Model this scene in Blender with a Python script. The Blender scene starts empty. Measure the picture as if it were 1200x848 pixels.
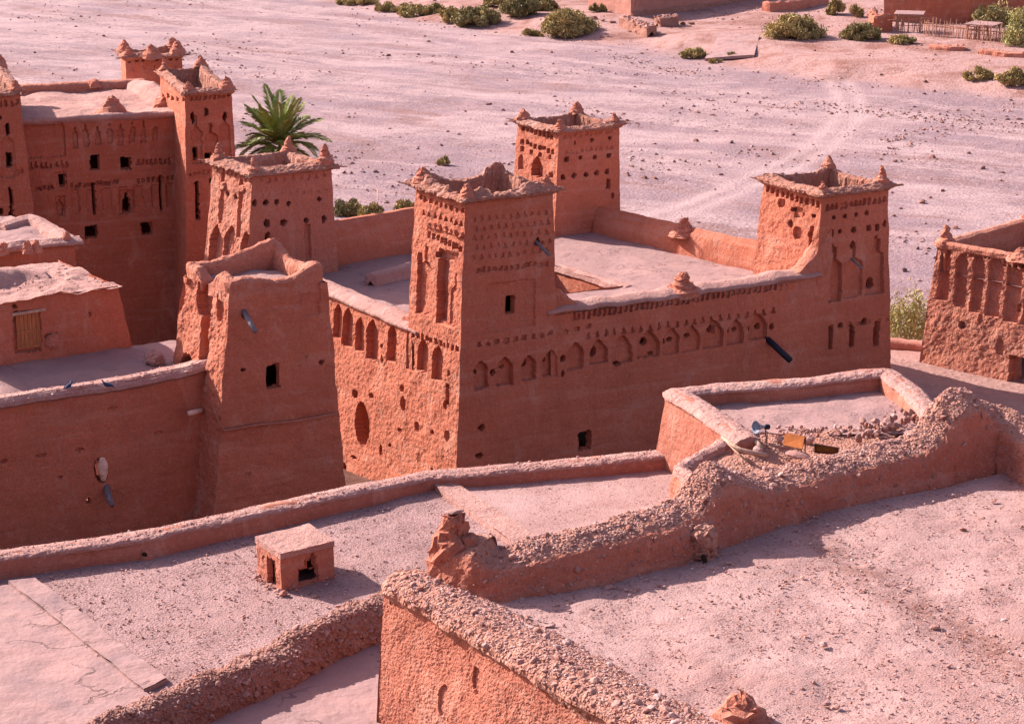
import bpy, math, random
import numpy as np
from mathutils import Vector, Matrix
random.seed(7); RNG = np.random.default_rng(11)
rad = math.radians
SC = bpy.context.scene; COL = SC.collection

# ------------------------------------------------------------------ camera
F_PX, PITCH, CAM_H = 2600.0, rad(15.5), 32.0
cam = bpy.data.objects.new('camera', bpy.data.cameras.new('camera')); COL.objects.link(cam)
cam.location = (0, 0, CAM_H); cam.rotation_euler = (math.pi/2 - PITCH, 0, 0)
cam.data.sensor_width = 36; cam.data.lens = 36*F_PX/1200.0
cam.data.clip_start = 0.5; cam.data.clip_end = 12000
SC.camera = cam
# ------------------------------------------------------------------ light
SUN_EL, SUN_H = rad(31.5), np.array([-0.842, 0.54])
SUN_H = SUN_H/np.linalg.norm(SUN_H)
W = bpy.data.worlds.new('World'); SC.world = W; W.use_nodes = True
wn = W.node_tree; bg = wn.nodes['Background']
sky = wn.nodes.new('ShaderNodeTexSky'); sky.sky_type = 'NISHITA'; sky.sun_disc = False
sky.sun_elevation = SUN_EL; sky.sun_rotation = math.atan2(SUN_H[0], SUN_H[1]) % (2*math.pi)
sky.dust_density = 2.0; sky.air_density = 1.0
tint = wn.nodes.new('ShaderNodeMix'); tint.data_type = 'RGBA'; tint.blend_type = 'MULTIPLY'; tint.inputs[0].default_value = 1.0
tint.inputs[7].default_value = (1.0, 0.80, 0.84, 1)      # the photograph's warm white balance
wn.links.new(sky.outputs[0], tint.inputs[6]); wn.links.new(tint.outputs[2], bg.inputs[0]); bg.inputs[1].default_value = 0.13
sl = bpy.data.lights.new('sun', 'SUN'); sl.energy = 5.0; sl.angle = rad(0.5); sl.color = (1.0, 0.94, 0.905)
so = bpy.data.objects.new('sun', sl); COL.objects.link(so)
TOSUN = Vector((SUN_H[0]*math.cos(SUN_EL), SUN_H[1]*math.cos(SUN_EL), math.sin(SUN_EL)))
so.rotation_euler = TOSUN.to_track_quat('Z', 'Y').to_euler(); so.location = (-40, 60, 80)
SC.cycles.diffuse_bounces = 8; SC.cycles.max_bounces = 12
SC.view_settings.view_transform = 'Standard'; SC.view_settings.look = 'None'
SC.view_settings.exposure = 1.22; SC.view_settings.gamma = 1.0

# ------------------------------------------------------------------ pixels of the 1200x848 photograph <-> world
CP, SP = math.cos(PITCH), math.sin(PITCH)
def ray(u, v):
    r, up = (u-600)/F_PX, -(v-424)/F_PX
    return np.array([r, CP + up*SP, -SP + up*CP])
CAMP = np.array([0, 0, CAM_H])
def PY(u, v, Y):
    d = ray(u, v); return CAMP + d*(Y/d[1])
def PZ(u, v, z):
    d = ray(u, v); return CAMP + d*((z-CAM_H)/d[2])
def proj(p):
    q = np.asarray(p)-CAMP; dep = q[1]*CP - q[2]*SP; up = q[1]*SP + q[2]*CP
    return np.array([600+F_PX*q[0]/dep, 424-F_PX*up/dep])
def along(p, d, u):
    """walk from p along horizontal direction d until the column u is met"""
    d3 = np.array([d[0], d[1], 0.0]); lo, hi = -60.0, 60.0
    r = (u-600)/F_PX; q = np.asarray(p)-CAMP
    A = d3[0] - r*(d3[1]*CP); B = r*(q[1]*CP-q[2]*SP) - q[0]
    return np.asarray(p) + d3*(B/A)

# ------------------------------------------------------------------ noise
def _hash(ix, iy, iz, seed):
    h = (ix.astype(np.uint32)*np.uint32(374761393) + iy.astype(np.uint32)*np.uint32(668265263)
         + iz.astype(np.uint32)*np.uint32(2147483647) + np.uint32((seed*974634777) & 0xffffffff))
    h = (h ^ (h >> np.uint32(13)))*np.uint32(1274126177)
    h = h ^ (h >> np.uint32(16))
    return (h & np.uint32(0xffffff)).astype(np.float32)/np.float32(0x7fffff) - 1.0
def vnoise(p, seed=0):
    p = np.asarray(p, np.float32); i = np.floor(p); f = p-i; i = i.astype(np.int64)
    f = f*f*f*(f*(f*6-15)+10)
    x, y, z = i[..., 0], i[..., 1], i[..., 2]; fx, fy, fz = f[..., 0], f[..., 1], f[..., 2]
    with np.errstate(over='ignore'):
        c = [[[_hash(x+a, y+b, z+k, seed) for k in (0, 1)] for b in (0, 1)] for a in (0, 1)]
    l = lambda a, b, t: a+(b-a)*t
    return l(l(l(c[0][0][0], c[0][0][1], fz), l(c[0][1][0], c[0][1][1], fz), fy),
             l(l(c[1][0][0], c[1][0][1], fz), l(c[1][1][0], c[1][1][1], fz), fy), fx)
def fbm(p, octv=4, seed=0, gain=0.5):
    p = np.asarray(p, np.float32); s = 0; a = 1.0; t = 0
    for o in range(octv):
        s = s + a*vnoise(p*(2.03**o)+o*7.31, seed+o); t += a; a *= gain
    return s/t
def wob(V, amp, scale, octv=3, seed=3, vert=0.5):
    """the same shift for the same place, so that neighbouring sheets stay joined"""
    P = V*scale
    return V + np.stack([fbm(P, octv, seed), fbm(P+19.7, octv, seed+5), vert*fbm(P+41.3, octv, seed+9)], -1)*amp

# ------------------------------------------------------------------ objects
ORG = {}
def tag(o, label=None, cat=None, group=None, kind=None):
    if label: o['label'] = label
    if cat: o['category'] = cat
    if group: o['group'] = group
    if kind: o['kind'] = kind
    return o
def empty(name, loc, label=None, cat=None, group=None):
    o = bpy.data.objects.new(name, None); COL.objects.link(o); o.location = tuple(loc); o.empty_display_size = 0.3
    ORG[o.name] = np.array(loc, float); return tag(o, label, cat, group)
def mesh_data(name, V, F, mat, smooth=False, tint=None):
    me = bpy.data.meshes.new(name)
    V = np.ascontiguousarray(np.asarray(V, np.float32).reshape(-1, 3))
    Fs = F if isinstance(F, list) else [F]
    Fs = [np.asarray(f, np.int32) for f in Fs if len(f)]
    me.vertices.add(len(V)); me.vertices.foreach_set('co', V.ravel())
    nl = sum(f.size for f in Fs); npoly = sum(len(f) for f in Fs)
    me.loops.add(nl); me.polygons.add(npoly)
    if npoly:
        me.loops.foreach_set('vertex_index', np.concatenate([f.ravel() for f in Fs]).astype(np.int32))
        tot = np.concatenate([np.full(len(f), f.shape[1], np.int32) for f in Fs])
        st = np.concatenate([[0], np.cumsum(tot)[:-1]]).astype(np.int32)
        me.polygons.foreach_set('loop_start', st)
        me.polygons.foreach_set('use_smooth', np.full(npoly, smooth, bool))
    if tint is not None:
        a = me.attributes.new('tint', 'FLOAT', 'POINT'); a.data.foreach_set('value', np.asarray(tint, np.float32))
    me.materials.append(mat); me.update(calc_edges=True); me.validate()
    return me
def mk(name, V, F, mat, parent=None, smooth=False, tint=None, origin=None):
    V = np.asarray(V, float).reshape(-1, 3)
    org = ORG[parent.name] if parent else (np.array(origin, float) if origin is not None
                                           else np.array([V[:, 0].mean(), V[:, 1].mean(), V[:, 2].min()]))
    o = bpy.data.objects.new(name, mesh_data(name, V-org, F, mat, smooth, tint)); COL.objects.link(o)
    if parent: o.parent = parent
    else: o.location = org
    ORG[o.name] = org
    return o
def inst(name, me, parent, loc, rot=(0, 0, 0), sc=(1, 1, 1)):
    o = bpy.data.objects.new(name, me); COL.objects.link(o)
    if parent: o.parent = parent; loc = np.asarray(loc)-ORG[parent.name]
    o.location = tuple(loc); o.rotation_euler = rot; o.scale = sc
    return o
def gfaces(nu, nv):
    I = np.arange(nu*nv).reshape(nu, nv)
    return np.stack([I[:-1, :-1], I[1:, :-1], I[1:, 1:], I[:-1, 1:]], -1).reshape(-1, 4)
def grid_parts(name, V, mat, parent, lab=None, dele=None, mats=None, smooth=False, flip=False):
    """one grid; cells carrying a label become children of their own (niche, window ...)"""
    nu, nv = V.shape[:2]; F = gfaces(nu, nv)
    if flip: F = F[:, ::-1]
    V = V.reshape(-1, 3); keep = np.ones(len(F), bool)
    if dele is not None: keep &= ~dele.reshape(-1)
    body = keep.copy()
    if lab is not None: body &= (lab.reshape(-1) == 0)
    def sub(m):
        f = F[m]; us, inv = np.unique(f, return_inverse=True); return V[us], inv.reshape(f.shape)
    o = mk(name, *sub(body), mat, parent, smooth)
    if lab is not None:
        L = lab.reshape(-1)
        for k in np.unique(L):
            if k == 0: continue
            m = keep & (L == k)
            if m.sum() < 2: continue
            nm = LABN[int(k)]
            mk(nm, *sub(m), (mats or {}).get(nm, mat), o, smooth)
    return o
class MB:
    def __init__(s): s.V = []; s.F = []; s.n = 0
    def add(s, V, F):
        V = np.asarray(V, float).reshape(-1, 3); s.V.append(V)
        s.F.append(np.asarray(F)+s.n); s.n += len(V); return s
    def box(s, c, ax, ay, az):
        c, ax, ay, az = [np.asarray(x, float) for x in (c, ax, ay, az)]
        V = [c+i*ax+j*ay+k*az for i in (-1, 1) for j in (-1, 1) for k in (-1, 1)]
        return s.add(V, [[0, 1, 3, 2], [4, 6, 7, 5], [0, 4, 5, 1], [2, 3, 7, 6], [0, 2, 6, 4], [1, 5, 7, 3]])
    def tube(s, P, R, n=8):
        P = np.asarray(P, float); R = np.broadcast_to(np.asarray(R, float), (len(P),))
        T = np.gradient(P, axis=0); T /= np.linalg.norm(T, axis=1)[:, None]+1e-9
        up = np.array([0.13, 0.21, 1.0]); rows = []
        for p, t, r in zip(P, T, R):
            a = np.cross(t, up if abs(t[2]) < 0.92 else [1, 0.1, 0]); a /= np.linalg.norm(a); b = np.cross(t, a)
            th = np.linspace(0, 2*math.pi, n, endpoint=False)
            rows.append(p+r*(np.cos(th)[:, None]*a+np.sin(th)[:, None]*b))
        V = np.concatenate(rows+[P[:1], P[-1:]]); m = len(P); F = []
        for i in range(m-1):
            for j in range(n):
                F.append([i*n+j, i*n+(j+1) % n, (i+1)*n+(j+1) % n, (i+1)*n+j])
        for j in range(n):
            F.append([m*n, (j+1) % n, j, j]); F.append([m*n+1, (m-1)*n+j, (m-1)*n+(j+1) % n, (m-1)*n+(j+1) % n])
        return s.addt(V, F)
    def addt(s, V, F):
        s.add(V, F); return s
    def build(s, name, mat, parent=None, smooth=False, origin=None):
        Fs = []
        for f in s.F:
            f = np.asarray(f)
            if f.shape[1] == 4:
                d = f[:, 2] == f[:, 3]
                if d.any(): Fs.append(f[d][:, :3])
                Fs.append(f[~d])
            else: Fs.append(f)
        return mk(name, np.concatenate(s.V), Fs, mat, parent, smooth, origin=origin)

# ------------------------------------------------------------------ materials (nodes)
class N:
    def __init__(s, name):
        s.m = bpy.data.materials.new(name); s.m.use_nodes = True; s.t = s.m.node_tree
        s.b = s.t.nodes['Principled BSDF']; s.b.inputs['Roughness'].default_value = 0.95
        s.b.inputs['Specular IOR Level'].default_value = 0.12
        s.pos = s.t.nodes.new('ShaderNodeNewGeometry').outputs['Position']
    def n(s, t, **k):
        x = s.t.nodes.new(t)
        for a, b in k.items(): setattr(x, a, b)
        return x
    def put(s, sock, v):
        if hasattr(v, 'is_linked') or isinstance(v, bpy.types.NodeSocket): s.t.links.new(v, sock)
        else: sock.default_value = v
    def map(s, v, sc=(1, 1, 1), rot=(0, 0, 0)):
        x = s.n('ShaderNodeMapping'); s.put(x.inputs['Vector'], v)
        x.inputs['Scale'].default_value = sc; x.inputs['Rotation'].default_value = rot; return x.outputs[0]
    def noise(s, v, scale, detail=4, rough=0.55, dist=0.0):
        x = s.n('ShaderNodeTexNoise'); s.put(x.inputs['Vector'], v); x.inputs['Scale'].default_value = scale
        x.inputs['Detail'].default_value = detail; x.inputs['Roughness'].default_value = rough
        x.inputs['Distortion'].default_value = dist; return x.outputs['Fac']
    def voro(s, v, scale, feature='F1', out='Distance', rnd=1.0):
        x = s.n('ShaderNodeTexVoronoi', feature=feature); s.put(x.inputs['Vector'], v)
        x.inputs['Scale'].default_value = scale; x.inputs['Randomness'].default_value = rnd; return x.outputs[out]
    def ramp(s, f, stops):
        x = s.n('ShaderNodeValToRGB'); s.put(x.inputs[0], f); e = x.color_ramp.elements
        while len(e) > 1: e.remove(e[-1])
        e[0].position = stops[0][0]; e[0].color = (*stops[0][1], 1)
        for p, c in stops[1:]:
            q = e.new(p); q.color = (*c, 1)
        return x.outputs[0]
    def rng(s, f, a, b, c=0.0, d=1.0):
        x = s.n('ShaderNodeMapRange'); s.put(x.inputs[0], f)
        for i, v in enumerate((a, b, c, d)): x.inputs[i+1].default_value = v
        return x.outputs[0]
    def mix(s, f, a, b, mode='MIX'):
        x = s.n('ShaderNodeMix', data_type='RGBA', blend_type=mode); s.put(x.inputs[0], f)
        for i, v in ((6, a), (7, b)): s.put(x.inputs[i], (*v, 1) if isinstance(v, tuple) and len(v) == 3 else v)
        return x.outputs[2]
    def math(s, op, a, b=0.0):
        x = s.n('ShaderNodeMath', operation=op); s.put(x.inputs[0], a); s.put(x.inputs[1], b); return x.outputs[0]
    def attr(s, name, out='Fac'): return s.n('ShaderNodeAttribute', attribute_name=name).outputs[out]
    def bump(s, h, dist, strength=1.0, prev=None):
        x = s.n('ShaderNodeBump'); s.put(x.inputs['Height'], h); x.inputs['Distance'].default_value = dist
        x.inputs['Strength'].default_value = strength
        if prev is not None: s.put(x.inputs['Normal'], prev)
        return x.outputs[0]
    def done(s, col, nrm=None, rough=None):
        s.put(s.b.inputs['Base Color'], (*col, 1) if isinstance(col, tuple) else col)
        if nrm is not None: s.put(s.b.inputs['Normal'], nrm)
        if rough is not None: s.b.inputs['Roughness'].default_value = rough
        return s.m
def tn(c, k): return tuple(x*k for x in c)

def adobe(name, c, var=0.32, bump=0.05, pale=(0.50, 0.27, 0.20), pale_amt=0.25, streak=0.5, fine=14):
    """straw clay render: cloudy patches, rain streaks down the face, straw flecks and small pits"""
    s = N(name)
    big = s.noise(s.pos, 0.35, 5, 0.6, 0.4); med = s.noise(s.pos, 2.2, 5, 0.6)
    col = s.mix(s.rng(big, 0.3, 0.7), tn(c, 1-var), tn(c, 1+var))
    col = s.mix(s.math('MULTIPLY', s.rng(med, 0.5, 0.75), pale_amt), col, pale)
    st = s.noise(s.map(s.pos, (3.2, 3.2, 0.22)), 1.0, 4, 0.6)
    col = s.mix(s.math('MULTIPLY', s.rng(st, 0.50, 0.70), streak*0.7), col, tn(c, 0.60))
    fl = s.noise(s.map(s.pos, (1, 1, 0.6)), fine*2.2, 3, 0.7)
    col = s.mix(s.math('MULTIPLY', s.rng(fl, 0.35, 0.68), 0.6), tn(c, 0.62), col)
    pit = s.voro(s.pos, 5.0); pm = s.rng(pit, 0.05, 0.10)
    col = s.mix(pm, s.mix(0.6, col, tn(c, 0.45)), col)
    lift = s.noise(s.map(s.pos, (0.25, 0.25, 2.6)), 1.0, 4, 0.6)
    col = s.mix(s.math('MULTIPLY', s.rng(lift, 0.50, 0.62), 0.30), col, tn(c, 0.68))
    col = s.mix(s.math('MULTIPLY', s.rng(lift, 0.46, 0.36), 0.25), col, pale)
    wt = s.noise(s.map(s.pos, (0.9, 0.9, 0.45)), 1.0, 6, 0.68, 0.9); col = s.mix(s.math('MULTIPLY', s.rng(wt, 0.52, 0.66), 0.55), col, (c[0]*.62, c[1]*.58, c[2]*.60)); col = s.mix(s.math('MULTIPLY', s.rng(wt, 0.44, 0.32), 0.45), col, pale)
    spk = s.noise(s.pos, 9, 4, 0.8); col = s.mix(s.math('MULTIPLY', s.rng(spk, 0.57, 0.68), 0.6), col, pale); col = s.mix(s.math('MULTIPLY', s.rng(spk, 0.43, 0.33), 0.6), col, tn(c, 0.5))
    h1 = s.noise(s.pos, fine, 5, 0.68, 0.3); h2 = s.noise(s.map(s.pos, (1, 1, 0.5)), 4.0, 5, 0.6, 0.4)
    nb = s.bump(h1, bump, 0.8); nb = s.bump(h2, bump*2.2, 0.6, nb); nb = s.bump(lift, 0.10, 0.5, nb)
    return s.done(col, nb)
GK = 0.64
def gravel(name, c1, c2, dark, scale=9, dust=(0.5, 0.36, 0.34), bumpd=0.05, dust_amt=0.6):
    c1, c2, dark, dust = [(x[0]*GK, x[1]*GK*.96, x[2]*GK*.94) for x in (c1, c2, dark, dust)]
    """loose stones in dust: cell colours, patches of bare dust"""
    s = N(name)
    w = s.n('ShaderNodeTexVoronoi', feature='F1'); s.put(w.inputs['Vector'], s.pos); w.inputs['Scale'].default_value = scale
    cell = s.n('ShaderNodeSeparateColor'); s.put(cell.inputs[0], w.outputs['Color'])
    col = s.mix(s.rng(cell.outputs[0], 0.1, 0.9), c1, c2)
    col = s.mix(s.rng(cell.outputs[1], 0.86, 0.93), col, dark)
    edge = s.rng(w.outputs['Distance'], 0.25, 0.65); col = s.mix(s.math('MULTIPLY', edge, 0.35), col, tn(c1, 0.8))
    pn = s.noise(s.pos, 0.7, 5, 0.65, 0.5)
    pm = s.math('MULTIPLY', s.rng(pn, 0.42, 0.66), dust_amt)
    col = s.mix(pm, col, dust)
    br = s.noise(s.pos, 0.33, 5, 0.6, 0.8); col = s.mix(s.math('MULTIPLY', s.rng(br, 0.48, 0.66), 0.5), col, (c1[0]*.82, c1[1]*.70, c1[2]*.66))
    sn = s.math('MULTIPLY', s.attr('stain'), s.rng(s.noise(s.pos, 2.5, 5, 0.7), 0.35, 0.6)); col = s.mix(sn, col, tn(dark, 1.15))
    fn = s.noise(s.pos, 34, 3, 0.7); col = s.mix(s.math('MULTIPLY', s.rng(fn, 0.4, 0.7), 0.3), col, tn(c1, 0.62))
    nb = s.bump(s.rng(w.outputs['Distance'], 0, 0.6, 1, 0), bumpd, 0.6)
    nb = s.bump(s.noise(s.pos, 22, 4, 0.7), 0.012, 0.7, nb)
    return s.done(col, nb)
def mud(name, c, crack=True, crack_scale=0.45, wear=(0.42, 0.30, 0.30)):
    """smoothed mud roof with hairline cracks and grey wear"""
    c, wear = (c[0]*GK, c[1]*GK*.97, c[2]*GK*.96), (wear[0]*GK, wear[1]*GK*.96, wear[2]*GK*.95); s = N(name)
    a = s.noise(s.pos, 0.6, 6, 0.62, 0.6); b = s.noise(s.pos, 5, 5, 0.65)
    col = s.mix(s.rng(a, 0.35, 0.68), tn(c, 1.08), wear)
    col = s.mix(s.math('MULTIPLY', s.rng(b, 0.45, 0.7), 0.4), col, tn(c, 0.78))
    f = s.noise(s.pos, 40, 3, 0.7); col = s.mix(s.math('MULTIPLY', s.rng(f, 0.5, 0.7), 0.25), col, tn(c, 0.6))
    nb = s.bump(s.noise(s.pos, 9, 6, 0.65), 0.03, 0.8); nb = s.bump(s.noise(s.pos, 1.5, 3, 0.5), 0.12, 0.7, nb)
    if crack:
        wv = s.n('ShaderNodeVectorMath', operation='ADD'); s.put(wv.inputs[0], s.pos)
        nz = s.n('ShaderNodeTexNoise'); s.put(nz.inputs['Vector'], s.pos); nz.inputs['Scale'].default_value = 1.6; nz.inputs['Detail'].default_value = 4
        sc = s.n('ShaderNodeVectorMath', operation='SCALE'); s.put(sc.inputs[0], nz.outputs['Color']); sc.inputs['Scale'].default_value = 1.1
        s.t.links.new(sc.outputs[0], wv.inputs[1])
        e = s.voro(wv.outputs[0], crack_scale, 'DISTANCE_TO_EDGE'); km = s.rng(e, 0.004, 0.012)
        brk = s.rng(s.noise(s.pos, 0.8, 2), 0.45, 0.55)
        km = s.math('MAXIMUM', km, brk); km = s.math('MAXIMUM', km, 0.35)
        col = s.mix(km, tn(c, 0.45), col); nb = s.bump(km, 0.03, 0.8, nb)
    return s.done(col, nb)
def stone(name, use_object, palette):
    palette = [(c[0]*GK*1.2, c[1]*GK*1.08, c[2]*GK*1.06) for c in palette]; s = N(name)
    if use_object: r = s.n('ShaderNodeObjectInfo').outputs['Random']
    else: r = s.attr('tint')
    k = len(palette); stops = [(i/(k-1), c) for i, c in enumerate(palette)]
    col = s.ramp(r, stops)
    f = s.noise(s.pos, 18, 4, 0.65); col = s.mix(s.math('MULTIPLY', s.rng(f, 0.4, 0.7), 0.4), col, (0.30, 0.15, 0.11))
    return s.done(col, s.bump(s.noise(s.pos, 30, 4, 0.7), 0.02, 0.7))
def plain(name, c, rough=0.8, metal=0.0, var=0.2, sc=8, bumpd=0.01, stretch=(1, 1, 1)):
    s = N(name); f = s.noise(s.map(s.pos, stretch), sc, 5, 0.6)
    col = s.mix(s.rng(f, 0.3, 0.7), tn(c, 1-var), tn(c, 1+var)); s.b.inputs['Metallic'].default_value = metal
    return s.done(col, s.bump(f, bumpd, 0.8), rough)
def leaf(name, a, b):
    s = N(name); t = s.attr('tint'); col = s.mix(t, a, b)
    col = s.mix(s.math('MULTIPLY', s.n('ShaderNodeObjectInfo').outputs['Random'], 0.25), col, tn(b, 0.8))
    s.b.inputs['Roughness'].default_value = 0.7; m = s.done(col, None, 0.7)
    return m

CLAY = (0.60, 0.192, 0.112)
M = {}
M['adobe'] = adobe('adobe_render', CLAY)
M['adobe_old'] = adobe('weathered_adobe', (0.65, 0.24, 0.155), 0.25, 0.09, pale_amt=0.4, fine=10)
M['adobe_brown'] = adobe('brown_adobe', (0.55, 0.168, 0.095), 0.28, 0.05)
M['adobe_fore'] = adobe('pebbly_adobe', (0.51, 0.178, 0.115), 0.3, 0.03, pale_amt=0.35, fine=16)
M['cap'] = adobe('dusty_clay_capping', (0.54, 0.285, 0.235), 0.15, 0.06, pale=(0.54, 0.35, 0.30), pale_amt=0.4, streak=0.1)
M['roof'] = mud('mud_roof', (0.50, 0.295, 0.26), True, 0.5, wear=(0.42, 0.255, 0.24))
M['screed'] = mud('smoothed_mud_screed', (0.52, 0.305, 0.27), True, 0.33, wear=(0.40, 0.26, 0.25))
M['gravel'] = gravel('roof_gravel', (0.40, 0.24, 0.225), (0.55, 0.345, 0.325), (0.18, 0.09, 0.08), 19, (0.57, 0.355, 0.33), 0.022)
M['earth'] = gravel('roof_earth', (0.52, 0.31, 0.28), (0.60, 0.38, 0.345), (0.24, 0.11, 0.085), 22, (0.64, 0.41, 0.375), 0.012, 0.9)
M['rubble'] = gravel('rubble_core', (0.60, 0.28, 0.20), (0.70, 0.40, 0.31), (0.30, 0.095, 0.065), 14, (0.46, 0.23, 0.17), 0.08, 0.4)
M['rubble_dk'] = gravel('brown_rubble_core', (0.46, 0.21, 0.15), (0.58, 0.33, 0.26), (0.20, 0.09, 0.065), 14, (0.36, 0.18, 0.135), 0.08, 0.4)
M['rim'] = adobe('cane_and_clay_rim', (0.47, 0.205, 0.14), 0.25, 0.08, pale=(0.60, 0.36, 0.30), pale_amt=0.5, streak=0.2, fine=9)
PAL = [(0.52, 0.26, 0.20), (0.62, 0.41, 0.36), (0.42, 0.19, 0.135), (0.66, 0.48, 0.44), (0.40, 0.20, 0.155), (0.60, 0.35, 0.29), (0.50, 0.31, 0.27), (0.52, 0.29, 0.23), (0.72, 0.58, 0.54)]
PAL_DK = [tuple(x*0.85 for x in c) for c in PAL[:7]]
M['stone'] = stone('coping_stone', True, PAL)
M['pebble'] = stone('loose_pebble', False, PAL)
M['pebble_dk'] = stone('brown_pebble', False, PAL_DK); M['stone_dk'] = stone('brown_stone', True, PAL_DK)
M['rstone'] = stone('river_stone', False, [(0.38, 0.235, 0.225), (0.46, 0.31, 0.31), (0.26, 0.145, 0.125), (0.34, 0.20, 0.175), (0.40, 0.23, 0.20), (0.58, 0.43, 0.43)])
M['rboulder'] = stone('river_boulder', True, [(0.20, 0.11, 0.09), (0.32, 0.17, 0.14), (0.26, 0.14, 0.12)])
M['wood'] = plain('weathered_wood', (0.42, 0.27, 0.19), 0.85, var=0.35, sc=6, stretch=(1, 1, 0.3))
M['door'] = plain('orange_brown_planks', (0.36, 0.14, 0.06), 0.8, var=0.3, sc=7, stretch=(4, 4, 0.4))
M['stick'] = plain('dry_sticks', (0.36, 0.18, 0.12), 0.9, var=0.3, sc=5)
M['iron'] = plain('rusted_iron', (0.11, 0.045, 0.035), 0.7, var=0.3, sc=20)
M['orange'] = plain('orange_board', (0.28, 0.075, 0.012), 0.6, var=0.25, sc=6)
M['yellow'] = plain('ochre_board', (0.18, 0.09, 0.025), 0.6, var=0.25, sc=6)
M['pipe'] = plain('dark_blue_grey_pipe', (0.02, 0.022, 0.032), 0.5, var=0.2, sc=6)
M['spout'] = plain('grey_wooden_spout', (0.17, 0.14, 0.15), 0.8, var=0.3, sc=8)
M['pale_spout'] = plain('pale_plaster', (0.66, 0.44, 0.34), 0.9, var=0.15, sc=8)
M['horn'] = plain('pale_blue_grey_metal', (0.22, 0.24, 0.30), 0.55, 0.2, var=0.1, sc=6)
M['pigeon'] = plain('blue_grey_plumage', (0.035, 0.045, 0.10), 0.6, var=0.3, sc=14)
M['dark'] = plain('painted_hole_shade', (0.035, 0.018, 0.014), 0.95)  # near-black colour standing in for the shade inside the drain holes
M['farwall'] = adobe('pink_far_render', (0.56, 0.25, 0.19), 0.12, 0.03)
M['thatch'] = adobe('earth_over_cane', (0.55, 0.33, 0.28), 0.25, 0.1, fine=9)
M['bark'] = plain('bark', (0.16, 0.10, 0.07), 0.9, var=0.3, sc=6)
M['shrub'] = leaf('tamarisk_leaves', (0.16, 0.14, 0.05), (0.52, 0.37, 0.15))
M['shrub_dk'] = leaf('dark_shrub_leaves', (0.12, 0.11, 0.045), (0.38, 0.29, 0.12))
M['tree'] = leaf('olive_tree_leaves', (0.16, 0.17, 0.06), (0.54, 0.46, 0.18))
M['palm_dead'] = leaf('dead_palm_leaflets', (0.22, 0.12, 0.05), (0.40, 0.25, 0.12)); M['palm'] = leaf('palm_leaflets', (0.12, 0.17, 0.04), (0.42, 0.42, 0.12))

# ------------------------------------------------------------------ relief on wall faces
LABN = {1: 'niche', 2: 'window', 3: 'doorway', 4: 'arch', 5: 'panel', 6: 'hole'}
def row(sh, u0, v0, u1, v1, n, w, h, d, lab=0, op=False):
    return [(sh, u0+(u1-u0)*i/(n-1), v0+(v1-v0)*i/(n-1), w, h, d, lab, op) for i in range(n)]
def rayplane(u, v, o, n):
    d = ray(u, v); t = np.dot(o-CAMP, n)/np.dot(d, n); return CAMP+d*t
def relief(V, BL, BR, TL, feats, seed=1, namp=0.0, nscale=2.0, jag=0.6):
    """V (nu,nv,3) on the plane; returns inward depth at vertices, cell labels, cells to open"""
    BL, BR, TL = [np.asarray(x, float) for x in (BL, BR, TL)]
    ex = BR-BL; Wd = np.linalg.norm(ex); ex /= Wd; q = TL-BL; n = np.cross(ex, q); n /= np.linalg.norm(n); ey = np.cross(n, ex)
    S = (V-BL)@ex; T = (V-BL)@ey
    nz = fbm(V*6.0, 3, seed); nz2 = fbm(V*6.0+33, 3, seed+2)
    S = S+0.06*jag*nz; T = T+0.06*jag*nz2
    Sc = 0.25*(S[1:, 1:]+S[:-1, 1:]+S[1:, :-1]+S[:-1, :-1]); Tc = 0.25*(T[1:, 1:]+T[:-1, 1:]+T[1:, :-1]+T[:-1, :-1])
    D = np.zeros(S.shape); lab = np.zeros(Sc.shape, int); dele = np.zeros(Sc.shape, bool)
    def st(u, v):
        p = rayplane(u, v, BL, n)-BL; return p@ex, p@ey
    rj = random.Random(seed*7+len(feats))
    for (sh, u, v, w, h, d, lb, op) in feats:
        u += rj.uniform(-.7, .7); v += rj.uniform(-.8, .8); w *= rj.uniform(.86, 1.14); h *= rj.uniform(.9, 1.08); d *= rj.uniform(.75, 1.2)
        sc, tc = st(u, v); a = abs(st(u+w/2, v)[0]-st(u-w/2, v)[0])/2; b = abs(st(u, v+h/2)[1]-st(u, v-h/2)[1])/2
        def mask(SS, TT, g=0.0):
            x = np.abs(SS-sc); y = TT-tc; A = a-g; B = b-g
            if sh == 'r': return (x < A) & (np.abs(y) < B)
            if sh == 'e': return (x/max(A, 1e-3))**2+(y/max(B, 1e-3))**2 < 1
            if sh == 'a':       # pointed arch head
                top = B-np.maximum(0, x/max(a, 1e-3))**1.5*a*1.1
                return (x < A) & (y > -B) & (y < top)
            if sh == 'k':       # keel-shaped arch: narrow slot above a stepped shoulder
                sh_ = np.where(y < B*0.35, A, np.where(y < B*0.6, A*(0.6-(y/B))/0.25, A*0.18))
                return (x < sh_) & (y > -B) & (y < B)
            if sh == 't':       # triangle
                return (np.abs(y) < B) & (x < A*(B-y)/(2*B+1e-6))
        m = mask(S, T)
        if d >= 0: D = np.where(m, np.maximum(D, d), D)
        else: D = np.where(m, np.minimum(D, d), D)
        mc = mask(Sc, Tc)
        if lb:
            lab[mc] = lb
        if op: dele |= mask(Sc, Tc, 0.035)
    if namp:
        r = fbm(V*np.array([nscale, nscale, nscale*0.5]), 5, seed+20, 0.62)+0.6*fbm(V*nscale*3.1, 3, seed+25); D = D+namp*r*1.1
    return D, lab, dele, n
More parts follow.
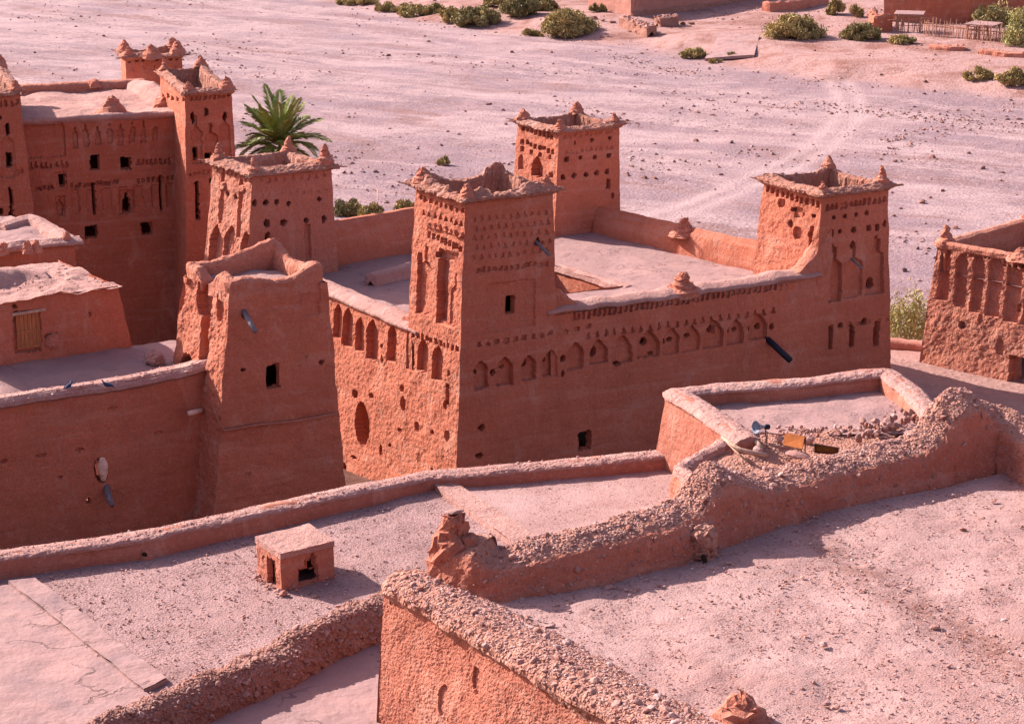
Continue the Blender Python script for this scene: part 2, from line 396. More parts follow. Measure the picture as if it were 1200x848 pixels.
def split_labels(lab):
    """each connected run of a label gets an id of its own"""
    out = np.zeros_like(lab); nxt = 100
    for k in np.unique(lab):
        if k == 0: continue
        m = lab == k; seen = np.zeros_like(m)
        for i, j in zip(*np.nonzero(m)):
            if seen[i, j]: continue
            st = [(i, j)]; seen[i, j] = True
            while st:
                a, b = st.pop(); out[a, b] = nxt
                for c, e in ((a+1, b), (a-1, b), (a, b+1), (a, b-1)):
                    if 0 <= c < m.shape[0] and 0 <= e < m.shape[1] and m[c, e] and not seen[c, e]: seen[c, e] = True; st.append((c, e))
            LABN[nxt] = LABN[int(k)]; nxt += 1
    return out
def edgefade(nu, nv, k=2):
    a = np.minimum(np.arange(nu), np.arange(nu)[::-1]); return np.clip(a/k, 0, 1)[:, None]*np.ones(nv)[None]
def panel(name, parent, BL, BR, TL, TR, feats=(), res=0.05, amp=0.03, namp=0.0, nscale=2.0, mat=None, top=None, seed=1, fade_all=True, smooth=False, mats=None, wobs=0.6):
    BL, BR, TL, TR = [np.asarray(x, float) for x in (BL, BR, TL, TR)]
    w = max(np.linalg.norm(BR-BL), np.linalg.norm(TR-TL)); h = max(np.linalg.norm(TL-BL), np.linalg.norm(TR-BR))
    nu, nv = max(3, int(w/res)+1), max(3, int(h/res)+1)
    s = np.linspace(0, 1, nu)[:, None, None]; t = np.linspace(0, 1, nv)[None, :, None]
    TT = TL*(1-s)+TR*s
    if top is not None: TT = TT + np.array([0, 0, 1.0])*top(s)
    V = (BL*(1-s)+BR*s)*(1-t)+TT*t
    D, lab, dele, n = relief(V, BL, BR, TL, feats, seed, namp, nscale)
    D = D*edgefade(nu, nv, 1)
    V = V-D[..., None]*n
    V = wob(V, amp, wobs)
    return grid_parts(name, V, mat or M['adobe'], parent, split_labels(lab), dele, mats, smooth)

# plan directions of the village
RD = np.array([math.cos(rad(29)), math.sin(rad(29))]); LD = np.array([-math.cos(rad(54.8)), math.sin(rad(54.8))])
def nrm_out(d):  # outward normal of a face that runs left -> right along d, seen from outside
    return np.array([d[1], -d[0]])
def unit(a): a = np.asarray(a, float); return a/np.linalg.norm(a)
def isect(p, d, q, e):
    A = np.array([[d[0], -e[0]], [d[1], -e[1]]]); t = np.linalg.solve(A, np.asarray(q)-np.asarray(p)); return np.asarray(p)+np.asarray(d)*t[0]
def offset_corners(C, offs):
    """C: [L,N,R,F] plan corners; offs: outward offset of faces L-N, N-R, R-F, F-L"""
    C = [np.asarray(c, float)[:2] for c in C]; ln = []
    for i in range(4):
        a, b = C[i], C[(i+1) % 4]; d = unit(b-a); ln.append((a+nrm_out(d)*offs[i], d))
    return [isect(*ln[3], *ln[0]), isect(*ln[0], *ln[1]), isect(*ln[1], *ln[2]), isect(*ln[2], *ln[3])]
def tower(parent, name, C, ztop, zbase, bat, fl=(), fr=(), res=0.05, amp=0.05, namp=(0, 0), mat=None, nscale=2.0, mats=None, label=None):
    """four battered clay faces as one closed shell; C = plan corners at the top [left, near, right, far]"""
    h = ztop-zbase; B = offset_corners(C, [b*h for b in bat]); C = [np.asarray(c, float)[:2] for c in C]
    nv = int(h/res)+1; t = np.linspace(0, 1, nv)[None, :, None]; blocks = []; labs = []; dels = []
    for i in range(4):
        a, b = i, (i+1) % 4; Wd = np.linalg.norm(C[b]-C[a]); nu = int(Wd/(res if i < 2 else res*3))+2
        s = np.linspace(0, 1, nu)[:, None, None]
        p3 = lambda p, z: np.array([p[0], p[1], z])
        BL, BR, TL, TR = p3(B[a], zbase), p3(B[b], zbase), p3(C[a], ztop), p3(C[b], ztop)
        V = (BL*(1-s)+BR*s)*(1-t)+(TL*(1-s)+TR*s)*t
        if i < 2:
            D, lab, dele, n = relief(V, BL, BR, TL, fl if i == 0 else fr, 5+i, namp[i], nscale)
            D = D*edgefade(nu, nv, 2); V = V-D[..., None]*n
        else:
            lab = np.zeros((nu-1, nv-1), int); dele = np.zeros((nu-1, nv-1), bool)
        blocks.append(V if i == 3 else V[:-1]); labs.append(lab); dels.append(dele)
    V = np.concatenate(blocks); lab = np.concatenate(labs); dele = np.concatenate(dels)
    V = wob(V, amp, 1.1, 4)
    return grid_parts(name, V, mat or M['adobe'], parent, split_labels(lab), dele, mats)
def lathe(name, pos, prof, mat, parent, n=12, amp=0.05, seed=0, scale=5.0):
    prof = np.array(prof, float); m = len(prof); tt = np.linspace(0, m-1, m*3-2)
    pr = np.stack([np.interp(tt, range(m), prof[:, k]) for k in (0, 1)], -1)
    th = np.linspace(0, 2*math.pi, n+1)
    V = np.stack([pr[None, :, 0]*np.cos(th)[:, None], pr[None, :, 0]*np.sin(th)[:, None], np.broadcast_to(pr[None, :, 1], (n+1, len(pr)))], -1)
    V = V+np.asarray(pos, float); V = wob(V, amp, scale, 3, seed+1, 0.6); V = wob(V, amp*.7, scale*3, 2, seed+2, 1.0); V[-1] = V[0]
    return mk(name, V, gfaces(*V.shape[:2]), mat, parent, False)
FIN = [[(0.42, -0.12), (0.40, 0.05), (0.30, 0.16), (0.22, 0.22), (0.20, 0.36), (0.15, 0.44), (0.13, 0.58), (0.07, 0.66), (0.005, 0.69)],
       [(0.48, -0.12), (0.40, 0.08), (0.28, 0.24), (0.19, 0.40), (0.10, 0.52), (0.005, 0.58)]]
def rim(parent, C, z, over=0.22, well=0.8, inn=0.6,  up=0.16, amp=0.07, fin=(0, 0, 0, 0), fsize=1.0, mat=None, seed=0, lift=(0.1, 0.1, 0.1, 0.1), jag=0.0, thick=0.1, fmat=None):
    """overhanging cap of cane and earth round the top of a tower, sunken roof inside, clay lumps on the corners"""
    C = [np.asarray(c, float)[:2] for c in C]; ctr = sum(C)/4; well = well*1.7; inn = inn*0.75; over = over*0.78
    prof = [(-0.05, -0.16), (over*0.5, -0.10), (over*.9, -thick*0.5), (over*0.88, thick*0.4), (over*0.2, up*0.6), (-inn*0.3, up*0.9), (-inn*0.7, up*0.95), (-inn*.85, up*0.4), (-inn-0.05, -well)]
    prof = np.array(prof); m = len(prof); tt = np.linspace(0, m-1, m*4-3)
    pr = np.stack([np.interp(tt, range(m), prof[:, k]) for k in (0, 1)], -1)
    per = []; lf = []
    for i in range(4):
        a, b = C[i], C[(i+1) % 4]; nn = max(8, int(np.linalg.norm(b-a)/0.09)); s = np.linspace(0, 1, nn, endpoint=False)
        per.append(a+(b-a)*s[:, None]); lf.append(lift[i]*np.clip(1-s*3, 0, 1)**1.6+lift[(i+1) % 4]*np.clip(1-(1-s)*3, 0, 1)**1.6)
    P = np.concatenate(per); lf = np.concatenate(lf); k = len(P)
    offs = np.zeros((len(pr), k, 2))
    for j, (o, dz) in enumerate(pr):
        Q = offset_corners(C, [o]*4); pp = []; c0 = 0
        for i in range(4):
            nn = len(per[i]); s = np.linspace(0, 1, nn, endpoint=False); pp.append(Q[i]+(Q[(i+1) % 4]-Q[i])*s[:, None])
        offs[j] = np.concatenate(pp)
    V = np.zeros((k+1, len(pr), 3)); V[:k, :, :2] = offs.transpose(1, 0, 2); w01 = np.clip((np.arange(len(pr)))/(len(pr)-1)*3, 0, 1)
    w01 *= np.where(np.arange(len(pr)) > len(pr)-3, 0, 1)
    V[:k, :, 2] = z+pr[None, :, 1]+lf[:, None]*w01[None]
    if jag:
        j1 = fbm(np.concatenate([P*1.1, np.zeros((k, 1))], 1), 4, seed+60)
        wj = np.interp(np.arange(len(pr)), [len(pr)*0.45, len(pr)*0.6, len(pr)-3, len(pr)-1], [0, 1, 1, 0])
        V[:k, :, 2] += np.clip(j1+0.1, -0.15, 1)[:, None]*jag*wj[None]
    V[k] = V[0]
    V2 = wob(V, amp, 2.6, 4, seed+11); V2 = wob(V2, .05, 9, 2, seed+12, 1.0); V2[k] = V2[0]
    # ragged outer lip: cane ends
    ragged = (np.abs(prof_over(pr, over))[None, :]*fbm(np.concatenate([P*9, np.zeros((k, 1))], 1), 2, seed)[:, None]*0.07)
    dirs = P-ctr; dirs /= np.linalg.norm(dirs, axis=1)[:, None]
    V2[:k, :, :2] += ragged[..., None]*dirs[:, None, :]; V2[k] = V2[0]
    r = mk('rim', V2, gfaces(k+1, len(pr)), mat or M['rim'], parent, False)
    Q = offset_corners(C, [-inn-0.03]*4); g = np.linspace(0, 1, 8)
    A = np.array([np.append(q, z-well+0.06) for q in Q])
    G = ((A[1]*(1-g[:, None, None])+A[2]*g[:, None, None])*(1-g[None, :, None])+(A[0]*(1-g[:, None, None])+A[3]*g[:, None, None])*g[None, :, None])
    mk('roof', wob(G, 0.06, 1.5), gfaces(8, 8), M['roof'], parent, True)
    Qf = offset_corners(C, [-0.18]*4)
    for i in range(4):     # cane ends poking out under the corners
        d_ = unit(C[i]-ctr); m = MB()
        for k_ in range(4):
            b_ = C[i]-d_*.2+RNG.uniform(-.14, .14, 2); e_ = C[i]+d_*(over*1.2+.12+.25*random.random())+RNG.uniform(-.12, .12, 2)
            m.tube([[*b_, z+.02], [*e_, z+lift[i]*.7+random.uniform(-.05, .08)]], [.03, .018], 5)
        m.build('cane', M['stick'], parent)
    for i in range(4):
        if fin[i] is None: continue
        f = fin[i]; sc = fsize*0.8*(0.7+0.5*((i*37+seed*13) % 10)/10)
        lathe('finial', (*Qf[i], z+up*0.8+lift[i]*0.8), [(a*sc, b*sc*(1.1 if f == 0 else 1.0)) for a, b in FIN[f]], fmat or M['adobe_old'], parent, 12, 0.09, seed+i)
    return r
def prof_over(pr, over): return np.clip((pr[:, 0]-over*0.5)/(over*0.5+1e-6), 0, 1)
def resample(path, res):
    P = np.asarray(path, float); d = np.r_[0, np.cumsum(np.linalg.norm(np.diff(P[:, :2], axis=0), axis=1))]
    n = max(3, int(d[-1]/res)+1); t = np.linspace(0, d[-1], n)
    return np.stack([np.interp(t, d, P[:, k]) for k in range(P.shape[1])], -1), d[-1]
def sweep(name, parent, path, prof, res=0.08, amp=0.05, scale=1.6, octv=4, mat=None, nacross=None, smooth=True, hvar=0.0, seed=0, wvar=0.0, caps=True, rough=0.0, rscale=7.0):
    """a wall along path rows (x,y,zbase[,height scale]); prof rows (across, up), across > 0 to the right of travel"""
    P, Ln = resample(path, res); k = len(P)
    hs = P[:, 3] if P.shape[1] > 3 else np.ones(k)
    T = np.gradient(P[:, :2], axis=0)
    if k > 7:
        ker = np.ones(5)/5; Tp = np.pad(T, ((2, 2), (0, 0)), mode='edge'); T = np.stack([np.convolve(Tp[:, c], ker, 'valid') for c in (0, 1)], -1)
    T /= np.linalg.norm(T, axis=1)[:, None]+1e-9
    A = np.stack([T[:, 1], -T[:, 0]], -1)
    prof = np.array(prof, float); d = np.r_[0, np.cumsum(np.linalg.norm(np.diff(prof, axis=0), axis=1))]
    m = nacross or max(8, int(d[-1]/res)); tt = np.linspace(0, d[-1], m); pr = np.stack([np.interp(tt, d, prof[:, c]) for c in (0, 1)], -1)
    if hvar: hs = hs*(1+hvar*fbm(np.stack([np.arange(k)*res*1.2, np.zeros(k), np.zeros(k)+seed], -1), 4, seed+2))
    ws = 1+wvar*fbm(np.stack([np.arange(k)*res*0.8, np.zeros(k)+9, np.zeros(k)+seed], -1), 3, seed+4) if wvar else np.ones(k)
    V = np.zeros((k, m, 3)); V[..., :2] = P[:, None, :2]+A[:, None, :]*pr[None, :, :1]*ws[:, None, None]
    up = pr[:, 1]; V[..., 2] = P[:, None, 2]+np.where(up > 0, up, 0)[None]*hs[:, None]+np.where(up < 0, up, 0)[None]
    V = wob(V, amp, scale, octv, seed+31)
    if rough: V = V + (fbm(V*rscale, 3, seed+77)*rough)[..., None]*np.array([A[:, 0].mean(), A[:, 1].mean(), 0.7])
    if caps:
        mid0 = V[0].mean(0); mid1 = V[-1].mean(0)
        V = np.concatenate([mid0+(V[:1]-mid0)*1e-3, V, mid1+(V[-1:]-mid1)*1e-3])
    o = mk(name, V, gfaces(*V.shape[:2]), mat or M['adobe'], parent, smooth)
    return o, V
def flat(name, parent, quad, res=0.3, amp=0.03, scale=1.0, mat=None, kind=None, wavy=0.0):
    A = [np.asarray(q, float) for q in quad]   # near-left, near-right, far-right, far-left
    nu = max(3, int(max(np.linalg.norm(A[1]-A[0]), np.linalg.norm(A[2]-A[3]))/res)); nv = max(3, int(max(np.linalg.norm(A[3]-A[0]), np.linalg.norm(A[2]-A[1]))/res))
    s = np.linspace(0, 1, nu)[:, None, None]; t = np.linspace(0, 1, nv)[None, :, None]
    V = (A[0]*(1-s)+A[1]*s)*(1-t)+(A[3]*(1-s)+A[2]*s)*t
    V[..., 2] += amp*fbm(V*scale, 4, 8)
    if wavy: V[..., 0] += wavy*fbm(V*1.3, 3, 4)*np.minimum(1, 4*np.minimum(s[..., 0], 1-s[..., 0])+0.6); V[..., 1] += wavy*fbm(V*1.3+7, 3, 4)
    return mk(name, V, gfaces(nu, nv), mat or M['roof'], parent, True)

# ------------------------------------------------------------------ stones
def ico():
    p = (1+5**0.5)/2
    V = np.array([(-1, p, 0), (1, p, 0), (-1, -p, 0), (1, -p, 0), (0, -1, p), (0, 1, p), (0, -1, -p), (0, 1, -p), (p, 0, -1), (p, 0, 1), (-p, 0, -1), (-p, 0, 1)], float)
    Fc = np.array([(0, 11, 5), (0, 5, 1), (0, 1, 7), (0, 7, 10), (0, 10, 11), (1, 5, 9), (5, 11, 4), (11, 10, 2), (10, 7, 6), (7, 1, 8), (3, 9, 4), (3, 4, 2), (3, 2, 6), (3, 6, 8), (3, 8, 9), (4, 9, 5), (2, 4, 11), (6, 2, 10), (8, 6, 7), (9, 8, 1)])
    return V/np.linalg.norm(V[0]), Fc
IV, IF = ico()
def ico2():
    V = [v for v in IV]; F = []; cache = {}
    def mid(a, b):
        k = (min(a, b), max(a, b))
        if k not in cache: m = V[a]+V[b]; V.append(m/np.linalg.norm(m)); cache[k] = len(V)-1
        return cache[k]
    for a, b, c in IF:
        x, y, z = mid(a, b), mid(b, c), mid(c, a); F += [(a, x, z), (x, b, y), (z, y, c), (x, y, z)]
    return np.array(V), np.array(F)
I2V, I2F = ico2()
STONES = []
for k in range(10):
    v = I2V.copy()
    for _ in range(9):
        nn_ = np.random.default_rng(k*50+_).normal(size=3); nn_ /= np.linalg.norm(nn_); dd_ = v@nn_; lim = 0.55+0.3*random.random(); v = np.where((dd_ > lim)[:, None], v-(dd_-lim)[:, None]*nn_, v)
    v = v*(1+0.16*fbm(I2V*1.3+k*11.3, 3, k)[:, None])*np.array([1, 0.6+0.4*random.random(), 0.45+0.3*random.random()])
    STONES.append(v)
def stone_mesh(mat):
    return [mesh_data('stone', v, I2F, mat, False) for v in STONES]
SM = stone_mesh(M['stone']); SMD = stone_mesh(M['stone_dk']); BM = stone_mesh(M['rboulder'])
def rot_mats(n):
    q = RNG.normal(size=(n, 4)); q /= np.linalg.norm(q, axis=1)[:, None]; w, x, y, z = q.T
    return np.stack([np.stack([1-2*(y*y+z*z), 2*(x*y-z*w), 2*(x*z+y*w)], -1), np.stack([2*(x*y+z*w), 1-2*(x*x+z*z), 2*(y*z-x*w)], -1), np.stack([2*(x*z-y*w), 2*(y*z+x*w), 1-2*(x*x+y*y)], -1)], 1)
def pebbles(name, pos, size, mat, parent=None, flatz=0.7, kind='stuff'):
    n = len(pos); base = np.stack([IV*(1+0.45*RNG.uniform(-1, 1, size=(12, 1))) for _ in range(16)])
    b = base[RNG.integers(0, 16, n)]*RNG.uniform(0.6, 1.0, size=(n, 1, 3))
    v = np.einsum('nij,nkj->nki', rot_mats(n), b)*np.asarray(size)[:, None, None]; v[..., 2] *= flatz
    v += np.asarray(pos)[:, None, :]
    f = IF[None]+np.arange(n)[:, None, None]*12
    o = mk(name, v.reshape(-1, 3), f.reshape(-1, 3), mat, parent, False, tint=np.repeat(RNG.random(n), 12))
    o['kind'] = kind; return o
def on_grid(V, n, jr, ir=(0.01, 0.99)):
    """n random points on a swept grid, jr = range of the across index 0..1"""
    k, m = V.shape[:2]; fi = RNG.uniform(ir[0]*(k-1), ir[1]*(k-1), n); fj = RNG.uniform(jr[0]*(m-1), jr[1]*(m-1), n)
    i = np.clip(fi.astype(int), 0, k-2); j = np.clip(fj.astype(int), 0, m-2); a = (fi-i)[:, None]; b = (fj-j)[:, None]
    return (V[i, j]*(1-a)+V[i+1, j]*a)*(1-b)+(V[i, j+1]*(1-a)+V[i+1, j+1]*a)*b
def coping(parent, V, jr, n_part, n_stuff, smin=0.05, smax=0.14, tiny=(0.015, 0.045), ir=(0.02, 0.98), sm=None, pm='pebble'):
    P = on_grid(V, n_part, jr, ir)
    for p in P:
        s = smin+(smax-smin)*random.random()**2.2
        inst('stone', random.choice(sm or SM), parent, p+np.array([0, 0, s*0.15]), (random.uniform(-.5, .5), random.uniform(-.5, .5), random.uniform(0, 6.3)), (s, s, s))
    Q = on_grid(V, n_stuff, jr, ir)
    pebbles('pebble_crust', Q, RNG.uniform(tiny[0], tiny[1], n_stuff)*RNG.uniform(0.6, 1.3, n_stuff), M[pm], parent)

# ------------------------------------------------------------------ ground: one sheet, hill - riverbed - far bank
HY = np.array([-3000, -200, -40, 0, 15, 28, 36, 52, 60, 68, 76, 90, 104, 112, 118, 4000.])
HZ = np.array([60, 50, 37, 29.3, 22, 14.2, 12.4, 10.6, 8.2, 5.8, 4.4, 3.2, 1.2, 0.2, 0, 0.])
B0, B1 = PZ(400, 0, 0.3)[:2], PZ(1215, 122, 0.3)[:2]; BD = unit(B1-B0); BN = np.array([-BD[1], BD[0]])
def sstep(x, a, b):
    t = np.clip((np.asarray(x, float)-a)/(b-a), 0, 1); return t*t*(3-2*t)
def bankdist(X, Y):
    P = np.stack([X, Y, np.zeros_like(X)], -1)
    return (X-B0[0])*BN[0]+(Y-B0[1])*BN[1]+9*fbm(P*0.03, 3, 51)+2.0*fbm(P*0.2, 2, 52)
def gz(X, Y):
    X = np.asarray(X, float); Y = np.asarray(Y, float); P = np.stack([X, Y, np.zeros_like(X)], -1)
    z = np.interp(Y, HY, HZ)
    plat = 6.3*sstep(X, 11.5, 15.8)*sstep(Y, 58, 64)*(1-sstep(Y, 95, 104))
    z = np.maximum(z, plat)
    rb = sstep(Y, 106, 118); b = bankdist(X, Y)
    z = z + rb*(0.22*fbm(P*0.11, 4, 33)+0.10*fbm(P*0.6, 3, 34))*(1-sstep(b, -2, 4))
    z = z + rb*(1.1*sstep(b, 0, 9)+0.35*fbm(P*0.09, 4, 35)*sstep(b, 0, 10)+0.02*np.clip(b, 0, 400))
    return z
def GP(u, v):
    z = 0.0
    for _ in range(6):
        p = PZ(u, v, z); z = float(gz(p[0], p[1]))
    return np.array([p[0], p[1], z])
def axis(lo, hi, step, far, g=1.25):
    a = list(np.arange(lo, hi+1e-6, step)); s = step
    while a[-1] < far: s *= g; a.append(a[-1]+s)
    s = step
    while a[0] > -far: s *= g; a.insert(0, a[0]-s)
    return np.array(a)
gx = axis(-72, 72, 0.55, 5000); gy = axis(108, 312, 0.55, 5200)
gy = np.concatenate([gy[gy < -60], np.arange(-60, 106, 3.0), gy[gy >= 107.5]])
GX, GY = np.meshgrid(gx, gy, indexing='ij'); GZ = gz(GX, GY)
GV = np.stack([GX, GY, GZ], -1)
# ruts of the vehicle track and the broad bands left by floods
TR = np.array([PZ(u, v, 0.1)[:2] for u, v in ((968, 58), (982, 92), (996, 118), (992, 140), (962, 172), (915, 196), (868, 216), (800, 246), (700, 275))])
TRr, _ = resample(np.c_[TR, np.zeros(len(TR))], 0.6)
dm = np.full(GX.shape, 99.0); near = (GY > 105) & (GY < 260) & (np.abs(GX) < 70)
nx, ny = GX[near], GY[near]; dd = np.full(len(nx), 99.0)
for p in TRr: dd = np.minimum(dd, np.hypot(nx-p[0], ny-p[1]))
dm[near] = dd
track = np.exp(-((dm-1.0)/0.55)**2)+0.35*np.exp(-(dm/2.6)**2)
bankm = sstep(bankdist(GX, GY), -1.5, 3); hillm = 1-sstep(GY, 104, 111)
me = mesh_data('ground', GV, gfaces(*GX.shape), None or bpy.data.materials.new('tmp'), True)
alley = (1-sstep(GX, 13.2, 15.2))*(1-sstep(GY, 96, 106))  # mask where the shade of narrow alleys is painted into hidden ground
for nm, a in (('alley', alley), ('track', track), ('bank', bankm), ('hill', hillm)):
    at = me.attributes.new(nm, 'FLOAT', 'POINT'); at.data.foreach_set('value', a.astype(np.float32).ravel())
s = N('riverbed_gravel')
ang = math.atan2(-0.62, 1)
st = s.map(s.map(s.pos, (1, 1, 1), (0, 0, -ang)), (0.014, 0.048, 0.1))
n1 = s.noise(st, 1.0, 6, 0.62, 0.6); n2 = s.noise(s.map(s.map(s.pos, (1, 1, 1), (0, 0, -ang)), (0.03, 0.10, 0.1)), 1.0, 6, 0.66, 1.8)
n3 = s.noise(s.pos, 0.12, 5, 0.6)
col = s.ramp(n1, [(0.32, (0.31, 0.20, 0.205)), (0.43, (0.385, 0.26, 0.275)), (0.50, (0.57, 0.405, 0.395)), (0.54, (0.42, 0.285, 0.295)), (0.60, (0.35, 0.24, 0.262)), (0.66, (0.50, 0.345, 0.34)), (0.72, (0.40, 0.245, 0.235))])
col = s.mix(s.math('MULTIPLY', s.rng(n2, 0.52, 0.61), 0.7), col, (0.62, 0.45, 0.435))
col = s.mix(s.math('MULTIPLY', s.rng(n2, 0.45, 0.37), 0.85), col, (0.34, 0.19, 0.17))
col = s.mix(s.math('MULTIPLY', s.rng(n3, 0.5, 0.66), 0.45), col, (0.335, 0.25, 0.28))
w = s.n('ShaderNodeTexVoronoi', feature='F1'); s.put(w.inputs['Vector'], s.pos); w.inputs['Scale'].default_value = 3.2
cc = s.n('ShaderNodeSeparateColor'); s.put(cc.inputs[0], w.outputs['Color'])
patch = s.rng(s.noise(s.map(st, (2.5, 1.5, 1)), 1.4, 5, 0.65), 0.40, 0.60)
col = s.mix(s.math('MULTIPLY', s.rng(cc.outputs[0], 0.6, 0.9), s.math('MULTIPLY', patch, 0.8)), col, (0.28, 0.165, 0.15))
col = s.mix(s.math('MULTIPLY', s.rng(cc.outputs[1], 0.7, 0.95), s.math('MULTIPLY', patch, 0.6)), col, (0.58, 0.43, 0.43))
sp = s.noise(s.pos, 4.2, 5, 0.85); col = s.mix(s.math('MULTIPLY', s.rng(sp, 0.55, 0.66), 0.75), col, (0.20, 0.12, 0.12))
col = s.mix(s.math('MULTIPLY', s.rng(sp, 0.46, 0.36), 0.65), col, (0.60, 0.45, 0.45))
col = s.mix(s.math('MULTIPLY', s.attr('track'), 0.75), col, (0.60, 0.43, 0.415))
sand = s.ramp(s.noise(s.pos, 0.13, 8, 0.68, 0.8), [(0.38, (0.34, 0.165, 0.13)), (0.45, (0.48, 0.27, 0.23)), (0.53, (0.57, 0.36, 0.325)), (0.58, (0.54, 0.33, 0.29)), (0.66, (0.36, 0.18, 0.14))])
sand = s.mix(s.math('MULTIPLY', s.rng(s.noise(s.pos, 2.0, 6, 0.75), 0.52, 0.64), 0.75), sand, (0.30, 0.155, 0.12))
col = s.mix(s.attr('bank'), col, sand)
hill = s.mix(s.rng(s.noise(s.pos, 0.8, 5), 0.35, 0.65), (0.48, 0.28, 0.24), (0.56, 0.345, 0.30))
hill = s.mix(s.attr('alley'), hill, s.mix(s.rng(s.noise(s.pos, 0.8, 5), 0.35, 0.65), (0.15, 0.07, 0.05), (0.22, 0.11, 0.08)))  # dark earth colour stands in for alley shade, keeps lower walls dim
col = s.mix(s.attr('hill'), col, hill)
col = s.mix(1.0, col, (0.64, 0.59, 0.575), 'MULTIPLY')
nb = s.bump(s.noise(s.pos, 2.6, 6, 0.8), 0.12, 0.8); nb = s.bump(s.rng(w.outputs['Distance'], 0, 0.5, 1, 0), 0.08, 0.5, nb)
mg = s.done(col, nb)
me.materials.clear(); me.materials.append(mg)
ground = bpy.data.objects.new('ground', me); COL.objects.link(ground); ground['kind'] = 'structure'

# stones strewn over the riverbed, thicker in drifts
n = 260000; X = RNG.uniform(-62, 62, n); Y = 112+190*RNG.random(n)**1.25
keep = (np.abs(X) < 0.26*Y+3) & (bankdist(X, Y) < 1)
den = fbm(np.stack([X*0.05-Y*0.03, Y*0.10+X*0.06, 0*X], -1), 4, 71)
keep &= RNG.random(n) < np.clip(0.06+2.2*den, 0.05, 1)*np.clip(1.25-(Y-112)/190, .2, 1)
X, Y = X[keep][:14000], Y[keep][:14000]
sz = 0.035+0.20*RNG.random(len(X))**7
o = pebbles('river_stones', np.stack([X, Y, gz(X, Y)+sz*0.2], -1), sz, M['rstone'])
tag(o, 'loose stones strewn in drifts over the pale riverbed', 'stones', None, 'stuff')
# straggling lines of stones toward the right edge
ln = []
for (a0, b0, a1, b1, m_) in ((1030, 168, 1195, 122, 150), (1020, 182, 1140, 150, 70), (930, 92, 1010, 108, 60), (700, 60, 820, 90, 120), (900, 118, 1200, 150, 160), (640, 110, 760, 150, 90)):
    for _ in range(m_):
        t = random.random(); q = GP(a0+(a1-a0)*t+random.gauss(0, 6), b0+(b1-b0)*t+random.gauss(0, 2.5)); ln.append(q)
ln = np.array(ln); o = pebbles('river_stones', ln+[0, 0, .03], .05+.20*RNG.random(len(ln))**4, M['pebble_dk'])
tag(o, 'reddish stones strung out in rough lines across the right half of the riverbed', 'stones', None, 'stuff')
spots = [(787, 110), (839, 154), (815, 166), (857, 168), (767, 209), (736, 206), (755, 209), (842, 196), (590, 130), (1092, 185), (1152, 198), (1173, 212), (1047, 253), (1135, 180),
         (40, 62), (122, 43), (250, 41), (62, 87), (283, 77), (68, 117), (545, 131), (573, 123), (534, 68), (502, 49), (1080, 238), (1120, 268), (1075, 292), (700, 140), (752, 63), (646, 62),
         (955, 60), (1033, 78), (1085, 86), (905, 92), (920, 93), (1180, 140), (1140, 130), (455, 66), (95, 20), (600, 62), (1060, 318), (1104, 224)]
for i, (u, v) in enumerate(spots):
    p = GP(u, v); sz = 0.13+0.15*random.random()
    o = inst('boulder', random.choice(BM), None, p+np.array([0, 0, sz*0.25]), (0, 0, random.uniform(0, 6)), (sz*1.3, sz, sz*1.3))
    tag(o, 'loose dark reddish boulder lying alone on the pale riverbed gravel', 'boulder', 'boulders on the riverbed')

# ------------------------------------------------------------------ main kasbah: four towers, two terraces
KN = PY(545, 234, 80.0)                                  # top of the near corner of the near tower
kas = empty('kasbah', (KN[0], 88, 3.0), 'large red clay kasbah with four square corner towers round a flat roof, in the middle', 'kasbah')
ZB = 3.2                                                 # foot of the walls
def kp(a, b): return KN[:2]+RD*a+LD*b                    # plan point: a along the right wall, b along the left wall
def corners(N3, uL, uR, dR=RD, dL=LD, base=None):
    Lc = along(N3, dL, uL); Rc = along(N3, dR, uR); Fc = Lc+Rc-N3; return [Lc[:2], N3[:2], Rc[:2], Fc[:2]]
def part(name, parent, label=None):
    o = empty(name, ORG[parent.name]); o.parent = parent; o.location = (0, 0, 0)
    if label: o['label'] = label
    return o
# near tower ----------------------------------------------------------
CA = corners(KN, 487, 648)
fl = [('r', 524.5, 338, 25, 86, .16, 5, 0), ('r', 517, 340, 8, 80, .34, 5, 0), ('k', 530, 352, 11, 60, .24, 5, 0), ('r', 520, 301, 17, 7, .26, 5, 0),
      ('k', 499, 328, 18, 80, .20, 5, 0), ('r', 491, 332, 5, 76, .20, 5, 0)]
fl += row('r', 503, 274, 540, 292, 9, 3.2, 7, .16)
fl += row('t', 497, 249, 541, 262, 8, 4.5, 7, .13)+row('t', 502, 262, 541, 274, 7, 5, 7, -.10)+row('e', 493, 232, 541, 248, 9, 4, 6, .09)
fl += row('r', 474, 388, 541, 411, 14, 3, 6, .18)
fl += [('a', 478, 412, 14, 39, .22, 1, 0), ('a', 495, 417, 14, 40, .24, 1, 0), ('a', 512, 425, 14, 41, .24, 1, 0), ('e', 513, 432, 4, 9, .5, 0, 1), ('e', 498, 416, 3, 4, .5, 0, 1)]
fl += [('e', 525, 437, 3, 8, .4, 0, 1), ('r', 524, 463, 3, 26, .22, 0, 0), ('e', 522, 474, 3, 12, .4, 0, 1), ('e', 472, 473, 6, 18, .45, 0, 1), ('e', 471, 454, 5, 8, .2, 0, 0),
       ('e', 523, 510, 6, 12, .12, 0, 0), ('e', 507, 507, 4, 5, .2, 0, 0), ('e', 506, 552, 4, 7, .4, 0, 1), ('e', 488, 499, 6, 10, .1, 0, 0)]
fr = [('r', 599, 357, 10, 21, .30, 2, 1), ('r', 600, 358, 54, 60, .06, 0, 0), ('e', 630, 283, 5, 9, .4, 0, 1)]
fr += row('r', 562, 404, 645, 391, 9, 5, 5, .14)
